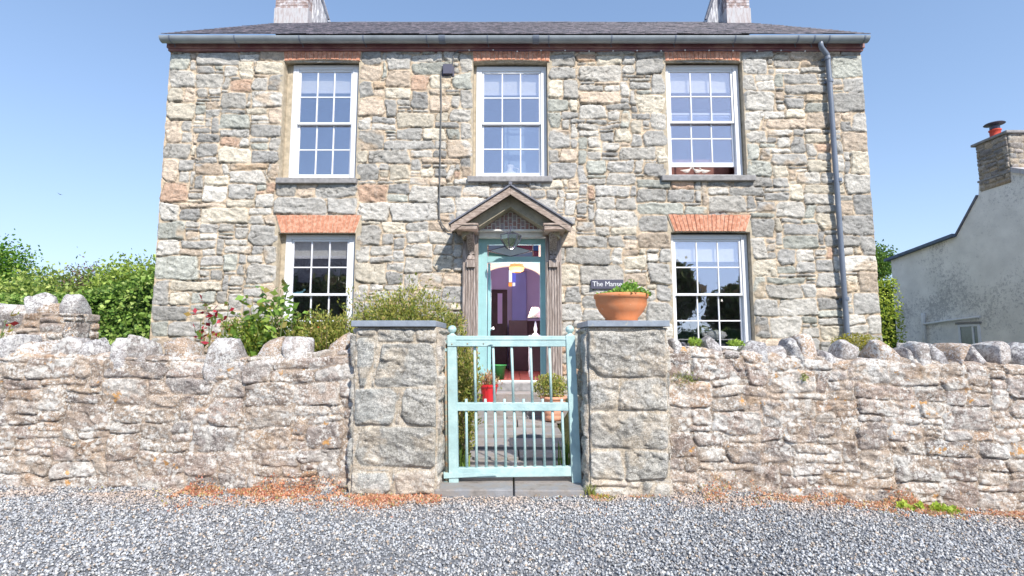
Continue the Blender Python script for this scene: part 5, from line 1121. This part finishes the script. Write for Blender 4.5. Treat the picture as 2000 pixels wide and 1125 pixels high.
# swan in the lower right window
sp2 = P(1383, 652, YW+.25); zsn = LR[2]+.035
zsw = P(1383, 662, YW+.25).z
swn = empty('swan_ornament', (sp2.x, YW+.25, zsw), 'white china swan with curved neck inside the lower right window', 'ornament'); 
board(zsw, LR[0], LR[1], YW+.16, YW+.45)
MB().lathe([(0, 0), (.09, .01), (.13, .05), (.11, .10), (.05, .13), (0, .14)], (sp2.x+.14, YW+.25, zsw), 18, Matrix.Diagonal((1.5, .7, 1.15, 1))).build('body', M['ceramic'], swn, smooth=True)
MB().tube([(sp2.x-.0, YW+.25, zsw+.05), (sp2.x-.08, YW+.25, zsw+.08), (sp2.x-.10, YW+.25, zsw+.14), (sp2.x-.07, YW+.25, zsw+.19), (sp2.x-.02, YW+.25, zsw+.185), (sp2.x+.01, YW+.25, zsw+.155)], [.04, .032, .026, .024, .026, .012], 10).build('neck', M['ceramic'], swn, smooth=True)
# bird in the sky
p = P(117, 379, 30); fb = empty('flying_bird', p, 'tiny dark bird gliding in the blue sky at the left', 'bird')
MB().add([p+Vector(v) for v in [(-.2, 0, .1), (-.05, .05, .02), (.0, .1, .0), (.18, 0, -.06), (.02, -.08, -.01), (0, 0, -.04)]], [(0, 1, 5), (1, 2, 5), (2, 3, 5), (5, 3, 4), (0, 5, 4), (1, 2, 4), (2, 3, 4), (0, 1, 4)]).build('body', M['plastic'], fb)

# ------------------------------------------------------------------ across the lane (seen mirrored in the windows)
bh = empty('facing_house', (-12, -13, 0), 'white house with a reddish slate roof across the lane, mirrored in the lower left window', 'house')
MB().prism([(-18, -.2), (-5.5, -.2), (-5.5, 5.0), (-18, 5.0)], -19, -13, 'y').build('wall', M['pink'], bh)
MB().prism([(-18.3, 4.9), (-5.2, 4.9), (-9.0, 7.5), (-14.5, 7.5)], -19.3, -12.7, 'y').build('roof', M['greybrick'], bh)
for i, (x, y, r, z) in enumerate([(8.9, -12.5, 1.9, 4.3), (13.4, -12, 1.9, 2.7), (-9.5, -10.8, 2.3, 2.7), (-14, -11.2, 2.4, 2.9)]):
    rng = np.random.RandomState(400+i); o = empty('lane_tree', (x, y, 0), ['tall dark tree across the lane, mirrored in the lower right window', 'low broad tree across the lane beside the tall one, mirrored in the lower right window', 'low tree in front of the facing house, the one nearer its gable', 'low tree in front of the middle of the facing house'][i], 'tree', 'trees across the lane')
    n = 5200; u = rng.normal(size=(n, 3)); u /= np.linalg.norm(u, axis=1)[:, None]; pos = np.array([x, y, z])+u*r*(rng.rand(n)**.35*(.55+.9*vn3(u*2.5+i, i)))[:, None]
    leafmesh('crown', (pos[:, None]+rng.normal(size=(n, 3, 3))*.12).reshape(-1, 3), .34, [(.12, .15, .05), (.18, .20, .08), (.16, .12, .07)], [4, 3, 2], rng, o)
    t = MB().tube([(x, y, 0), (x+.2, y, z*.6), (x, y, z+.5)], [.22, .16, .07], 8)
    for k in range(14): e = Vector(pos[k]); t.tube([(x, y, z*.6), Vector((x, y, z*.8)).lerp(e, .5), e], [.09, .05, .02], 5)
    t.build('trunk', M['bark'], o)

hedge('reflection_hedge', -30, 30, -9.2, -8.0, lambda x: np.asarray(x)*0+1.9, 9000, .16, [(.08, .14, .03), (.14, .2, .05)], [1, 1], 'long hedge added behind the camera to darken what the lower windows mirror', 77, z0=0)  # added to keep bright ground out of the window reflections
